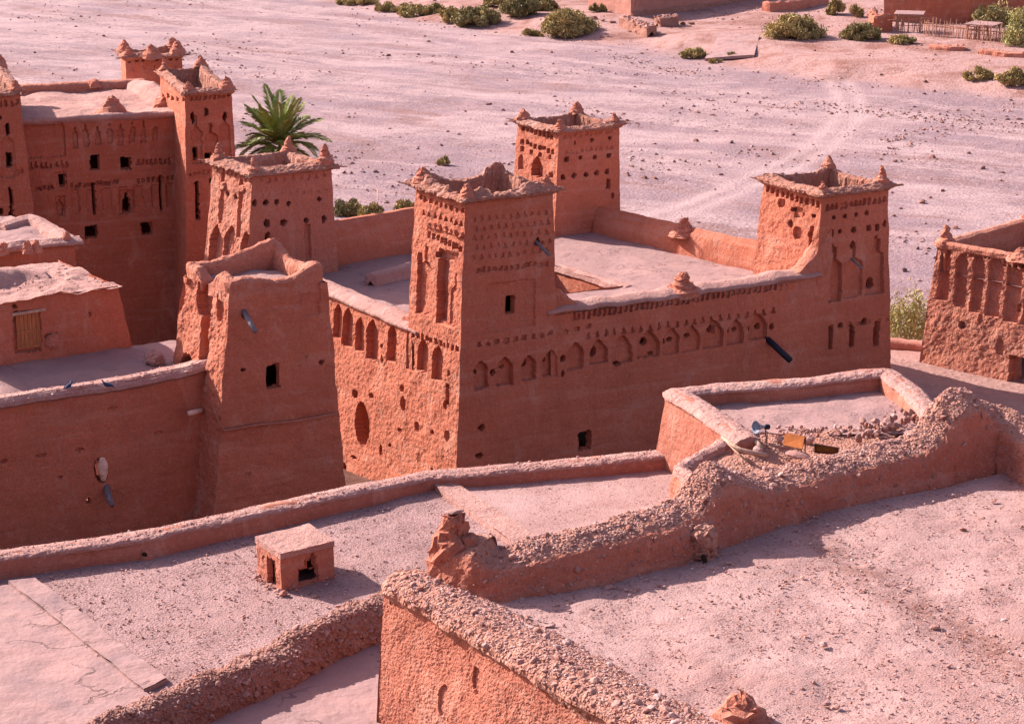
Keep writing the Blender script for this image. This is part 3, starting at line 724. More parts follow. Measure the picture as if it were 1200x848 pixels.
fr += [('a', u, v, 18, 33, .20, 4, 0) for u, v in ((564, 440), (592, 435), (619, 431), (644, 426))]
fr += [('e', 559, 437, 5, 6, .4, 0, 1), ('e', 578, 437, 5, 8, .4, 0, 1), ('e', 591, 431, 4, 6, .4, 0, 1), ('e', 616, 426, 6, 9, .45, 0, 1), ('e', 641, 423, 4, 6, .4, 0, 1),
       ('e', 660, 420, 4, 8, .4, 0, 1), ('e', 564, 501, 7, 7, .4, 0, 1), ('e', 562, 534, 7, 7, .4, 0, 1), ('e', 660, 482, 8, 9, .4, 0, 1)]
for r_ in range(5): fr += row('t', 556+3*(r_ % 2), 257+r_*11, 640+3*(r_ % 2), 249+r_*11, 11, 4.5, 6, .06)
fr += row('r', 560, 317, 640, 309, 13, 4, 5, .10)
ta = part('tower', kas, 'nearest and tallest tower with recessed panels and a ragged top')
tower(ta, 'wall', CA, KN[2], ZB, (.055, .02, .02, .03), fl, fr, 0.042, 0.05, (0.035, 0.012), nscale=2.6, mat=M['adobe'])
rim(ta, CA, KN[2], 0.34, 0.75, 0.5, 0.18, 0.12, (1, 1, 1, 1), .9, None, 3, (.12, 0, .10, .2), jag=0.6, thick=0.10)
# back-left, far and right towers -------------------------------------
NB = PY(296, 205, 93.2); CB = corners(NB, 250, 388)
fl = [('a', 253, 285, 15, 44, .26, 1, 0), ('a', 270, 287, 15, 44, .26, 1, 0), ('a', 288, 290, 9, 42, .22, 1, 0), ('e', 267, 227, 4, 6, .4, 0, 1), ('e', 276, 230, 4, 6, .4, 0, 1),
      ('r', 261, 225, 4, 74, .18, 0, 0), ('r', 281, 245, 4, 66, .16, 0, 0), ('e', 259, 243, 6, 26, .15, 0, 0), ('e', 285, 222, 6, 8, -.12, 0, 0), ('e', 262, 218, 6, 10, -.13, 0, 0)]
fl += row('e', 256, 197, 293, 210, 8, 3.5, 6, -.08)
fr = [('e', u, v, w, h, .45, 0, 1) for u, v, w, h in ((299, 238, 5, 7), (312, 237, 5, 6), (324, 237, 4, 5), (339, 238, 4, 5), (375, 234, 4, 6), (313, 261, 6, 9), (333, 260, 7, 7), (379, 257, 6, 8), (359, 259, 5, 6), (313, 279, 4, 14))]
fr += [('r', 361, 284, 5, 46, .14, 0, 0)]+row('t', 305, 212, 380, 205, 9, 5, 6, .06)+row('t', 308, 228, 380, 222, 10, 4, 5, .04)
tb = part('tower', kas, 'back left tower with stepped clay corner lumps')
tower(tb, 'wall', CB, NB[2], ZB, (.11, .02, .04, .05), fl, fr, 0.055, 0.06, (0.05, 0.012), mat=M['adobe_old'])
rim(tb, CB, NB[2]+0.02, 0.38, 0.7, 0.75, 0.22, 0.09, (0, 0, 0, 0), 1.15, None, 8, (.05, .02, .05, .05))
NC = PY(655, 154, 102.0); CC = corners(NC, 607, 726)
fl = row('r', 614, 150, 646, 160, 8, 3, 5, .2)+row('r', 612, 166, 648, 178, 8, 3.4, 5, .3, 0, 1)+row('r', 612, 175, 644, 185, 4, 3.4, 5, .3, 0, 1)+[('a', 629, 196, 13, 26, .5, 3, 0), ('a', 611, 190, 5, 18, .2, 1, 0), ('r', 646, 206, 4, 7, .3, 0, 1), ('r', 632, 201, 6, 14, .9, 3, 1)]
fr = row('e', 674, 167, 714, 162, 3, 3, 4, .4, 0, 1)+row('r', 664, 187, 714, 182, 4, 4, 4, .4, 0, 1)+row('e', 660, 208, 712, 201, 5, 4.5, 6, .45, 0, 1)+[('r', 713, 215, 4, 12, .4, 0, 1), ('e', 719, 230, 3, 6, .4, 0, 1)]
fr += row('t', 664, 178, 716, 172, 10, 4, 5, .06)+row('r', 662, 160, 716, 154, 10, 3, 4, .06)
tc = part('tower', kas, 'farthest tower of the kasbah with rows of small square holes')
tower(tc, 'wall', CC, NC[2], 6.0, (.06, .02, .01, .05), fl, fr, 0.055, 0.05, (0.03, 0.012))
rim(tc, CC, NC[2], 0.30, 0.7, 0.5, 0.16, 0.09, (1, 1, 1, 1), 0.95, None, 12, (.12, .05, .18, .22))
ND = along(KN, RD, 963); ND = PY(963, 228, ND[1]+0.1); CD = corners(ND, 895, 1041)
fl = row('r', 899, 222, 958, 240, 11, 3.4, 8, .16)+[('e', u, v, w, h, .4, 0, 1) for u, v, w, h in ((918, 238, 4, 9), (929, 245, 5, 6), (926, 262, 6, 8), (941, 252, 3, 5), (953, 253, 5, 5), (949, 275, 4, 6))]
fl += [('r', 935, 250, 10, 14, .13, 0, 0), ('r', 950, 290, 4, 46, .18, 0, 0), ('e', 934, 274, 9, 14, .14, 0, 0), ('e', 916, 238, 6, 12, .15, 0, 0)]
fr = row('e', 977, 255, 1017, 249, 4, 4, 5, .4, 0, 1)+[('e', u, v, w, h, .45, lb, 1) for u, v, w, h, lb in ((975, 274, 5, 10, 0), (986, 270, 4, 5, 0), (1001, 269, 5, 8, 0), (1018, 267, 5, 7, 0), (1028, 266, 4, 8, 0), (1036, 262, 3, 8, 0), (975, 292, 5, 10, 0), (1000, 287, 5, 10, 0), (972, 341, 7, 17, 2), (1022, 332, 8, 15, 2), (984, 381, 6, 5, 0), (1013, 377, 7, 7, 0))]
fr += [('k', 979, 322, 17, 66, .18, 4, 0), ('k', 1001, 318, 18, 64, .18, 4, 0), ('k', 1025, 310, 18, 66, .18, 4, 0), ('r', 1030, 287, 4, 12, .25, 0, 0)]
fr += [('a', 972, 396, 6, 26, .35, 2, 0), ('a', 998, 393, 7, 28, .35, 2, 0), ('a', 1027, 390, 6, 28, .35, 2, 0), ('r', 972, 398, 3, 18, .6, 0, 1), ('r', 998, 396, 3.5, 20, .6, 0, 1), ('r', 1027, 393, 3, 20, .6, 0, 1)]
fr += row('a', 970, 243, 1036, 234, 13, 4, 7, .14)+row('r', 962, 384, 1040, 374, 1+7, 5, 4, .09)
td = part('tower', kas, 'right-hand tower of the kasbah with keel arches and oval windows')
tower(td, 'wall', CD, ND[2], ZB, (.05, .025, .05, .07), fl, fr, 0.045, 0.06, (0.035, 0.015), mats=None)
rim(td, CD, ND[2], 0.34, 0.8, 0.45, 0.2, 0.10, (None, 1, 0, 1), 0.95, None, 21, (.15, 0, .12, .3))
# walls ----------------------------------------------------------------
def abz(a, b, z): p = kp(a, b); return np.array([p[0], p[1], z])
aR = np.dot(CA[2]-KN[:2], RD)-0.1; aD = np.dot(ND[:2]-KN[:2], RD)+0.5; bL = np.dot(CA[0]-KN[:2], LD)-0.1; bB = np.dot(NB[:2]-KN[:2], LD)+0.3
nR, nL = nrm_out(RD), nrm_out(-LD)
def wallp(a0, b0, z0, z1, off, bat):
    n_ = nR if b0 is None else nL
    p = kp(a0, 0) if b0 is None else kp(0, b0); zt = KN[2]
    return [np.array([*(p+n_*(off+bat*(zt-z))), z]) for z in (z0, z1)]
zw = 11.15
l0, l1 = wallp(aR, None, ZB, zw, -0.05, .02); r0, r1 = wallp(aD, None, ZB, zw, -0.05, .02)
ar = [(675, 417), (702, 412), (729, 409), (760, 403), (786, 399), (809, 396), (836, 391), (862, 388), (887, 383)]
fr = [('a', u, v, 20 if u not in (760, 836) else 24, 31, .20, 4, 0) for u, v in ar]
fr += [('e', u, v, w, h, .45, 0, 1) for u, v, w, h in ((641, 423, 4, 6), (660, 420, 5, 8), (660, 438, 3, 8), (697, 413, 8, 12), (758, 401, 7, 9), (779, 400, 4, 6), (786, 398, 6, 6), (807, 394, 6, 6), (856, 388, 4, 6), (864, 387, 5, 6), (879, 385, 4, 7), (890, 384, 6, 8), (903, 382, 4, 7), (834, 385, 6, 9), (765, 414, 6, 4), (723, 427, 7, 4))]
fr += [('r', 686, 517, 13, 24, .35, 2, 1)]+row('r', 672, 371, 920, 334, 42, 3.6, 7.5, .20)
fr += row('t', 690, 372+21, 905, 363, 22, 5, 8, .12)+[('e', 838, 385, 3, 10, -.03, 0, 0)]
fr += row('r', 650, 388+4, 690, 382, 4, 5, 5, .12)
wr = panel('wall', kas, l0, r0, l1, r1, fr, 0.042, 0.07, 0.012, 2.0, M['adobe'])
l0, l1 = wallp(None, bB, ZB, 10.75, -0.06, .055); r0, r1 = wallp(None, bL, ZB, 10.45, -0.06, .055)
fn = [('a', u, v, 11.5, h, .26, 1, 0) for u, v, h in ((395, 377, 40), (407.5, 384, 42), (421, 391, 44), (436, 398, 46), (459, 403, 42))]
fn += [('e', 425, 400, 3, 12, .5, 0, 1), ('e', 443, 404, 3, 12, .5, 0, 1), ('e', 448, 405, 3, 5, .4, 0, 1), ('e', 448, 420, 3, 9, .4, 0, 1), ('e', 465, 401, 3, 4, .5, 0, 1)]
fn += [('e', 425, 496, 15, 52, .55, 6, 0), ('e', 422, 497, 11, 42, .8, 6, 1), ('e', 416, 461, 7, 11, .3, 0, 0), ('e', 436, 464, 6, 6, .2, 0, 0), ('e', 471, 454, 5, 8, .2, 0, 0), ('e', 472, 472, 6, 18, .45, 0, 1), ('e', 445, 527, 4, 12, .4, 0, 1), ('e', 457, 522, 3, 5, .3, 0, 0), ('e', 471, 538, 6, 7, .3, 0, 1), ('e', 414, 536, 6, 4, .15, 0, 0), ('e', 403, 548, 5, 14, .4, 0, 1), ('e', 486, 495, 7, 10, .12, 0, 0), ('e', 469, 504, 7, 6, .08, 0, 0)]
panel('wall', kas, l0, r0, l1, r1, fn, 0.042, 0.07, 0.035, 2.4, M['adobe'])
# back walls, seen from the terraces only over their parapets
EC = np.array([*CC[1], 0]); bF = np.dot(CC[0]-KN[:2], LD)
pf = lambda w, h, dn=-0.9, drop=0.0: [(-w/2, dn), (-w/2, h*.8), (-w*.46, h*.97), (-w*.2, h*1.03), (w*.2, h*1.0-drop*.3), (w*.5, h*.93-drop), (w*.56, h*.80-drop), (w*.5, h*.72-drop), (w*.5, dn)]
def ab(p): q = np.linalg.solve(np.stack([RD, LD], 1), np.asarray(p)[:2]-KN[:2]); return q
ZT = 9.8
cB, cC2, cD = ab(CB[2]), ab(CC[1]), ab(CD[0])
sweep('parapet', kas, [(*kp(cB[0]-0.5, cB[1]+0.9), 0), (*kp(*(0.5*(cB+ab(CC[0])))), 0), (*(CC[0]+RD*0.3+LD*-0.6), 0)], pf(0.6, 11.55, 0.8), 0.12, 0.1, 1.2, 4, M['adobe'], 60)
pc0 = CC[2]-RD*1.2; pd = CD[3]
pth = [(*pc0, 0, 10.75), (*(pc0*.62+pd*.38), 0, 10.75), (*(pc0*.4+pd*.6), 0, 10.7), (*pd, 0, 10.85)]
sweep('parapet', kas, pth, [(a, b/10.75 if b > 0 else b) for a, b in pf(0.75, 10.75, 0.8)], 0.12, 0.1, 1.2, 4, M['adobe'], 70)
# parapet caps over the two front walls
o, VR = sweep('parapet', kas, [(*(kp(aR-0.2, 0)+nR*(-.05+.1)), 10.55), (*(kp(aR+5, 0)+nR*.1), 10.5), (*(kp(aD-.5, 0)+nR*.1), 10.6)],
      [(-0.95, -0.9), (-0.95, .72), (-0.85, 0.92), (-0.4, 0.98), (0.0, 0.86), (0.15, 0.78), (0.13, 0.70), (-0.10, 0.66), (-0.3, -0.2)], 0.08, 0.09, 1.3, 4, M['cap'], 30, True, 0.1)
o, VL = sweep('parapet', kas, [(*(kp(0, bB)+nL*.16), 10.15), (*(kp(0, 9)+nL*.16), 9.95), (*(kp(0, bL-.3)+nL*.16), 9.8)],
      [(-0.95, -0.6), (-0.95, .50), (-0.8, 0.74), (-0.35, 0.8), (0.10, 0.66), (0.20, 0.56), (0.16, 0.46), (-0.12, 0.42), (-0.3, -0.2)], 0.08, 0.09, 1.3, 4, M['cap'], 30, True, 0.1)
# sloping buttress where the right parapet climbs onto the right tower
bq = [kp(aD-2.6, 0.35), kp(aD-1.6, 0.35), kp(aD-.8, .35), kp(aD+.1, 0.35)]
sweep('buttress', kas, [(*bq[0], 11.0, .1), (*bq[1], 11.0, .45), (*bq[2], 11.0, 1.2), (*bq[3], 11.0, 2.5)], [(-.35, -.8), (-.35, .9), (0, 1.05), (.35, .9), (.4, -.8)], 0.06, 0.1, 2, 4, M['adobe_old'], 26, False)
bq = [kp(0.35, bL+1.5), kp(.35, bL+.7), kp(.35, bL-.2)]
sweep('buttress', kas, [(*bq[0], 10.2, .3), (*bq[1], 10.2, .75), (*bq[2], 10.2, 1.7)], [(-.35, -.8), (-.35, .9), (0, 1.05), (.35, .9), (.4, -.8)], 0.06, 0.1, 2, 4, M['adobe_old'], 24, False)
bq = [kp(aR-.1, 0.3), kp(aR+.5, .3), kp(aR+1.0, .3), kp(aR+1.7, .3)]
sweep('buttress', kas, [(*bq[0], 10.9, 1.9), (*bq[1], 10.9, 1.25), (*bq[2], 10.9, .8), (*bq[3], 10.9, .35)], [(-.3, -.8), (-.3, .9), (0, 1.05), (.26, .9), (.28, -.8)], 0.06, 0.1, 2, 4, M['adobe'], 24, False, .1, 2, .1, True, .05)
# terrace with a sunken light well
w1, w2 = ab(PZ(722, 338, ZT)), ab(PZ(652, 306, ZT)); wa1 = 0.5*(w1[0]+w2[0]); wb0, wb1 = w1[1]+.2, w2[1]; wa0 = wa1-3.4
na, nb_ = 110, 110; ga = np.linspace(0.3, aD+3.0, na); gb = np.linspace(0.3, bF+.4, nb_)
A_, B_ = np.meshgrid(ga, gb, indexing='ij'); TP = KN[:2]+A_[..., None]*RD+B_[..., None]*LD
TV = np.concatenate([TP, np.full((na, nb_, 1), ZT)], -1); TV[..., 2] += 0.10*fbm(TV*0.5, 4, 3)
am, bm = (A_[1:, 1:]+A_[:-1, :-1])/2, (B_[1:, 1:]+B_[:-1, :-1])/2
hole = (am > wa0) & (am < wa1) & (bm > wb0) & (bm < wb1)
grid_parts('roof', TV, M['roof'], kas, None, hole, None, True)
for (p, q) in (((wa0, wb1), (wa1, wb1)), ((wa1, wb1), (wa1, wb0)), ((wa1, wb0), (wa0, wb0)), ((wa0, wb0), (wa0, wb1))):
    panel('well_wall', kas, abz(*p, ZT-3), abz(*q, ZT-3), abz(*p, ZT+.04), abz(*q, ZT+.04), (), 0.12, 0.05, 0.0, 2, M['adobe_brown'])
flat('well_floor', kas, [abz(wa0, wb0, ZT-2.9), abz(wa1, wb0, ZT-2.9), abz(wa1, wb1, ZT-2.9), abz(wa0, wb1, ZT-2.9)], 0.3, 0.05, 1, M['roof'])
sweep('kerb', kas, [(*kp(wa1+.12, wb0-.2), ZT-.05), (*kp(wa1+.12, wb1), ZT-.05), (*kp(wa0, wb1+.2), ZT-.05)], [(-.22, -.2), (-.2, .06), (0, .10), (.2, .07), (.3, -.1)], .1, .06, 1.5, 3, M['cap'], 14)
c1, c2 = PZ(433, 334, ZT), PZ(484, 320, ZT)
sweep('kerb', kas, [(*c1[:2], ZT-.05), (*(c1[:2]*.5+c2[:2]*.5), ZT-.05), (*c2[:2], ZT-.05)], [(-.3, -.2), (-.28, .5), (0, .58), (.3, .5), (.5, -.2)], .1, .06, 1.5, 3, M['cap'], 18)
# clay lumps on the parapets
pk = PY(800, 268, 99.0); tt = (0.58); pp = pc0*(1-tt)+pd*tt
pq = along(np.array([*pc0, 10.8]), unit(pd-pc0), 801)
lathe('finial', (pq[0], pq[1], 10.55), [(.75, 0), (.6, .16), (.42, .36), (.3, .5), (.2, .68), (.12, .82), (.01, .88)], M['adobe_old'], kas, 14, .13, 4)
pq = along(np.array([*(kp(3, -.0)), 11.2]), RD, 803)
lathe('finial', (pq[0]-.1, pq[1]+.35, 11.3), [(.72, -.2), (.68, .08), (.48, .18), (.46, .32), (.28, .4), (.3, .54), (.18, .62), (.17, .72), (.01, .78)], M['adobe_old'], kas, 14, .1, 9)
# spouts
def spout(parent, u, v, Y, du, dv, dY, r, mat, name='spout', n=8):
    a, b = PY(u, v, Y+.35), PY(u+du, v+dv, Y+dY)
    m = MB(); m.tube([a, a*.6+b*.4, b], r, n); return m.build(name, mat, parent, True)
q = along(KN, RD, 624)
spout(kas, 624, 279, q[1]-.05, 20, 20, -.75, .065, M['spout'])
q = along(KN, RD, 898); spout(kas, 898, 396, q[1]-.2, 28, 26, -.7, .13, M['pipe'], 'drain_pipe', 12)
q = along(ND, RD, 994); spout(kas, 994, 300, q[1]-.1, 16, 14, -.55, .05, M['spout'])
# ------------------------------------------------------------------ tall narrow house in front of it, with its long terrace wall
EN = PY(268, 332, 70.0)
hs = empty('mud_house', (EN[0]-4, 73, 5), 'tapering clay tower house with an eroded saddle-shaped top and a walled terrace', 'house')
CE = corners(EN, 214, 383)
ZE = EN[2]-0.35
fl = [('r', 240, 392, 11, 130, .42, 0, 0), ('e', 237, 345, 14, 50, .5, 0, 0), ('a', 219, 424, 15, 24, .7, 3, 0), ('a', 222, 425, 9, 18, .9, 3, 1), ('e', 212, 345, 8, 40, .15, 0, 0), ('e', 222, 318, 8, 30, -.12, 0, 0), ('e', 258, 356, 9, 40, .15, 0, 0)]
fr = [('r', 320, 441, 17, 26, .30, 2, 1), ('e', 286, 367, 6, 9, .3, 0, 1), ('e', 286, 433, 6, 4, .3, 0, 1), ('e', 377, 423, 4, 4, .3, 0, 1), ('r', 322, 347, 26, 32, .05, 0, 0), ('r', 341, 346, 22, 30, .04, 0, 0), ('r', 365, 350, 20, 34, .05, 0, 0), ('e', 290, 555, 7, 5, .06, 0, 0), ('e', 358, 418, 6, 3, .05, 0, 0)]
tw = part('tower', hs)
tower(tw, 'wall', CE, ZE, 4.2, (.12, .03, .055, .06), fl, fr, 0.045, 0.09, (0.06, 0.008), mat=M['adobe'], nscale=2.2)
# eroded parapet, its height by corner: left, near, right, far
Qo = offset_corners(CE, [-0.24]*4); L_, N_, R_, F_ = Qo
mid = lambda a, b, t: a*(1-t)+b*t
lp = [(mid(L_, N_, .55), -.05), (mid(L_, N_, .78), .55), (N_, .42), (mid(N_, R_, .18), .48), (mid(N_, R_, .45), .26), (mid(N_, R_, .62), .25), (mid(N_, R_, .8), .42), (mid(N_, R_, .93), .66), (R_, .68),
      (mid(R_, F_, .3), .5), (mid(R_, F_, .65), .45), (mid(R_, F_, .9), .75), (F_, .98), (mid(F_, L_, .25), .8), (mid(F_, L_, .5), .62), (mid(F_, L_, .8), .45), (L_, .5), (mid(L_, N_, .2), .42), (mid(L_, N_, .36), .05)]
sweep('parapet', tw, [(p[0], p[1], ZE-.02, max(h, .03)) for p, h in lp], [(-.24, -.5), (-.24, .75), (-.15, .96), (0, 1.05), (.15, .97), (.235, .75), (.22, -.3)], 0.05, 0.07, 2.0, 4, M['adobe_old'], 30, False, 0.12, 0, .1, True, .09, 5)
g4 = offset_corners(CE, [-.2]*4)
flat('roof', tw, [np.append(g4[1], ZE-.02), np.append(g4[2], ZE-.02), np.append(g4[3], ZE-.02), np.append(g4[0], ZE-.02)], 0.15, 0.12, 1.6, M['roof'])
# thin ledge round the foot
hz = lambda u, v: PY(u, v, 69.6)
la = PY(262, 505, 69.55); lb = PY(397, 484, along(EN, RD, 397)[1]-.42)
m = MB(); m.tube([la, la*.7+lb*.3+[0, 0, .03], la*.4+lb*.6+[0, 0, -.05], lb], .05, 7); m.build('ledge', M['adobe_fore'], tw, True)
la2 = PY(248, 470, 70.2); m = MB(); m.tube([la2, la2*.5+la*.5+[0, 0, -.04], la], .055, 7); m.build('ledge', M['adobe_fore'], tw, True)
spout(hs, 285, 364, 69.9, 14, 24, -.8, .085, M['spout'])
spout(hs, 240, 480, 70.6, -18, 4, -.7, .09, M['pale_spout'])
# long terrace wall running left
FO = EN[:2]+LD*1.25
def fpt(t, z): p = FO-RD*t; return np.array([p[0], p[1], z])
ZF = 12.0
fr = [('e', 120, 550, 17, 30, .35, 6, 0), ('e', 122, 553, 8, 24, .55, 0, 1), ('e', 94, 525, 14, 4, .12, 0, 0), ('e', 48, 532, 12, 3, .12, 0, 0), ('e', 185, 508, 10, 4, .1, 0, 0), ('e', 243, 566, 6, 8, .4, 0, 1), ('e', 104, 586, 5, 6, .3, 0, 1), ('e', 242, 471, 12, 14, .35, 6, 0), ('e', 4, 540, 8, 5, .1, 0, 0), ('e', 70, 558, 4, 3, .1, 0, 0), ('e', 131, 481, 8, 4, .07, 0, 0)]
panel('wall', hs, fpt(13, 4.2), fpt(-.2, 4.2), fpt(13, ZF-.2), fpt(-.2, ZF+.2), fr, 0.045, 0.10, 0.008, 2, M['adobe'], seed=4)
o, VF = sweep('parapet', hs, [(*fpt(13, 0)[:2], ZF-.66), (*fpt(7, 0)[:2], ZF-.53), (*fpt(4, 0)[:2], ZF-.53), (*fpt(1.2, 0)[:2], ZF-.38), (*fpt(-.4, 0)[:2], ZF-.15)], [(-1.5, -.3), (-1.4, .32), (-.8, .50), (-.1, .62), (.1, .5), (.13, .36), (-.08, .2), (-.2, -.25)], 0.07, .10, 1.4, 4, M['cap'], 26, False)
coping(o, VF, (.3, .75), 40, 700, .03, .09)
T4_ = [fpt(13, ZF-.42)+[*(LD*.3), 0], fpt(-.5, ZF-.35)+[*(LD*.3), 0], fpt(-.5, ZF-.35)+[*(LD*6.4), 0], fpt(13, ZF-.35)+[*(LD*6.4), 0]]

# upper room at the back of the terrace
ub = PZ(153, 405, 12.05); ud = RD
def up(t, z, b=0): p = ub[:2]-ud*t+LD*b; return np.array([p[0], p[1], z])
ZU = PY(140, 335, ub[1]-.1)[2]
flat('roof', hs, [fpt(13, ZF-.42)+[*(LD*.3), 0], fpt(-.5, ZF-.25)+[*(LD*.3), 0], up(-2.6, 12.0, .2), up(13, 12.05, .2)], 0.12, 0.14, .7, M['roof'])
fr = [('r', 32, 388, 31, 46, .22, 3, 0), ('e', 60, 392, 12, 7, .14, 0, 0), ('e', 17, 359, 5, 6, .2, 0, 0), ('e', 105, 367, 4, 4, .1, 0, 0)]
panel('wall', hs, up(6, 11.2), up(-.25, 11.2), up(6, ZU-.1), up(.35, ZU), fr, 0.05, 0.09, 0.02, 2, M['adobe'], seed=6)
panel('wall', hs, up(-.25, 11.2), up(-.05, 4, 5), up(.35, ZU), up(.35, ZU, 5), (), 0.09, 0.09, 0.02, 2, M['adobe'], seed=6)
panel('wall', hs, up(-.05, 4.0), up(-.05, 4, 5), up(-.25, 11.25), up(.0, 11.25, 5), (), 0.15, 0.09, 0.02, 2, M['adobe'], seed=7)
flat('roof', hs, [up(6.2, ZU-.12, -.15), up(.25, ZU, -.15), up(.3, ZU-.05, 5), up(6.2, ZU-.1, 5)], 0.09, 0.22, 1.1, M['cap'])
c_ = PZ(25, 318, ZU); sweep('parapet', hs, [(*up(6, 0, 1.2)[:2], ZU-.1, .7), (*up(4.2, 0, 2.6)[:2], ZU-.1, .7), (*up(2.6, 0, 3.4)[:2], ZU-.1, .4), (*up(1.5, 0, 3.4)[:2], ZU-.1, .12)], [(-1.0, -.2), (-.6, .6), (-.2, .95), (.2, .9), (.9, .1), (1.2, -.2)], .1, .15, 1.2, 4, M['cap'], 22)
P_ = np.array([up(RNG.uniform(.5, 5.8), ZU+.05, RNG.uniform(.1, 4)) for _ in range(130)]); pebbles('pebble_crust', P_, RNG.uniform(.02, .07, 130), M['pebble'], hs)
# plank door
dq0, dq1 = up(0, 0), None
def onwall(u, v):  # point on the upper room's front wall
    n_ = np.append(nrm_out(RD), 0.0); return rayplane(u, v, up(0, 12), n_)
a, b = onwall(19, 370), onwall(47, 366); c, d = onwall(20, 410), onwall(47, 408)
dr = part('door', hs, 'orange-brown plank door set in a rounded dark recess')
ex = unit((b-a)*[1, 1, 0]); wd = np.dot(b-a, ex); hh = a[2]-c[2]; inn = -np.append(nrm_out(RD), 0)*0.12
for i in range(6):
    m = MB(); wv = wd/6
    m.box(a+ex*(wv*(i+.5))+inn+np.array([0, 0, -hh/2+.02*(i % 2)]), ex*(wv*.46), inn/np.linalg.norm(inn)*.025, [0, 0, hh/2]); m.build('plank', M['door'], dr)
for zz in (.52, .97):
    m = MB(); m.box(a+ex*wd*.5+inn*.72+np.array([0, 0, -hh*zz]), ex*wd*.5, inn/np.linalg.norm(inn)*.02, [0, 0, .035]); m.build('batten', M['door'], dr)
m = MB(); m.tube([a-ex*.15+[0, 0, .05], b+ex*.2+[0, 0, .08]], .06, 7); m.build('lintel', M['wood'], hs)
q = onwall(62, 395); lathe('clay_bulge', (q[0], q[1]-.05, q[2]-.2), [(.01, -.15), (.2, -.1), (.25, .1), (.15, .3), (.01, .36)], M['adobe_old'], hs, 10, .06, 3)
# dark spout under the whitewashed hole of the terrace wall
q = rayplane(121, 553, fpt(4, 10), np.append(nrm_out(RD), 0))
lathe('pale_patch', (q[0]-.03, q[1]+.10, q[2]-.35), [(.01, 0), (.10, .05), (.16, .3), (.18, .6), (.12, .85), (.01, .95)], M['pale_spout'], hs, 10, .05, 2)
m = MB(); m.tube([q+[.05, .1, -.45], q+[.2, -.35, -.75], q+[.36, -.6, -.95]], [.10, .11, .08], 9); m.build('spout', M['spout'], hs, True)
# lump at the far end of the terrace edge
q = PZ(181, 420, ZF+.05); lathe('clay_lump', (q[0], q[1], q[2]-.25), [(.32, .1), (.3, .3), (.2, .45), (.01, .5)], M['cap'], hs, 12, .12, 5)

# ------------------------------------------------------------------ low house with cane-and-earth roof behind, far left
th = empty('mud_house', (*PZ(40, 300, 13.5)[:2], 4.5), 'low clay house with a rough overhanging earth roof at the left edge', 'house')
z0 = 14.3; q0, q1 = PZ(-60, 299, z0), PZ(88, 285, z0)
bk = np.array([*(LD*6), 0])
panel('wall', th, q0*[1, 1, 0]+[0, 0, 4], q1*[1, 1, 0]+[0, 0, 4], q0, q1, [('r', 45, 300, 3, 20, -.04, 0, 0)], .1, .06, .02, 2, M['adobe'])
panel('wall', th, q1*[1, 1, 0]+[0, 0, 4], (q1+bk)*[1, 1, 0]+[0, 0, 4], q1, q1+bk, (), .12, .06, .02, 2, M['adobe'])
flat('roof', th, [q0, q1, q1+bk, q0+bk], .12, .15, 1.2, M['roof'])
sweep('eaves', th, [(*q0[:2], z0), (*(q0*.5+q1*.5)[:2], z0), (*(q1[:2]+RD*.25), z0)], [(-.5, -.1), (-.4, .18), (0, .28), (.35, .12), (.38, 0), (.05, -.12)], .07, .12, 2.2, 4, M['cap'], 18, False, .3)
sweep('parapet', th, [(*PZ(0, 262, z0+.2)[:2], z0-.1, .5), (*PZ(36, 256, z0+.2)[:2], z0-.1, .75), (*PZ(55, 268, z0)[:2], z0-.1, .5), (*PZ(80, 285, z0)[:2], z0-.1, .5)], [(-.4, -.2), (-.3, .55), (0, .7), (.3, .55), (.45, -.2)], .1, .12, 1.4, 4, M['cap'], 18, False)
for u, v in ((3, 292), (32, 291), (42, 289), (78, 280)):
    q = PZ(u, v, z0+.2); lathe('clay_lump', q-[0, 0, .2], [(.22, 0), (.2, .2), (.1, .42), (.01, .48)], M['adobe_old'], th, 9, .08, u)

# ------------------------------------------------------------------ kasbah at the back left
RG = np.array([math.cos(rad(18)), math.sin(rad(18))]); LG = np.array([-RG[1], RG[0]])
G1 = PY(217, 109, 102.0); WG = PY(205, 132, 105.0)
gk = empty('kasbah', (WG[0]-4, 108, 2), 'tall shaded clay kasbah with square windows and narrow towers at the back left', 'kasbah')
cg = corners(G1, 188, 271, RG, LG)
fl = row('r', 191, 112, 214, 118, 5, 3, 5, .12)
fr = [('k', u, v, 15, 78, .18, 4, 0) for u, v in ((229, 168), (245, 166), (262, 160))]
fr = [('k', 230, 165, 13, 56, .13, 4, 0), ('k', 247, 168, 14, 50, .13, 4, 0), ('k', 264, 158, 12, 56, .13, 4, 0)]
fr += [('e', 242, 131, 5, 10, .5, 0, 1), ('e', 226, 138, 4, 12, .5, 0, 1), ('e', 263, 138, 4, 10, .5, 0, 1), ('r', 228, 180, 5, 16, .4, 2, 1), ('r', 245, 184, 8, 8, .4, 2, 1), ('r', 231, 235, 3.5, 42, .35, 0, 1), ('r', 248, 212, 4, 6, .3, 0, 1)]
fr += row('r', 224, 116, 268, 111, 9, 3, 5, .12)+row('r', 222, 204, 262, 200, 8, 3, 4, .08)
g1 = part('tower', gk, 'front tower with a ragged rim and keel arches')
tower(g1, 'wall', cg, G1[2], 1.5, (.035, .012, .035, .03), fl, fr, .055, .05, (.03, .008), mat=M['adobe_brown'])
rim(g1, cg, G1[2], .26, .8, .5, .16, .1, (0, 1, 1, 1), .95, None, 5, (.05, .02, .05, .25))
G2 = PY(147, 68, 115.0); cg2 = corners(G2, 141, 213, RG, LG)
fr = row('r', 152, 70, 208, 68, 8, 3.5, 5, .14)+row('t', 156, 80, 206, 78, 5, 4, 5, .06)
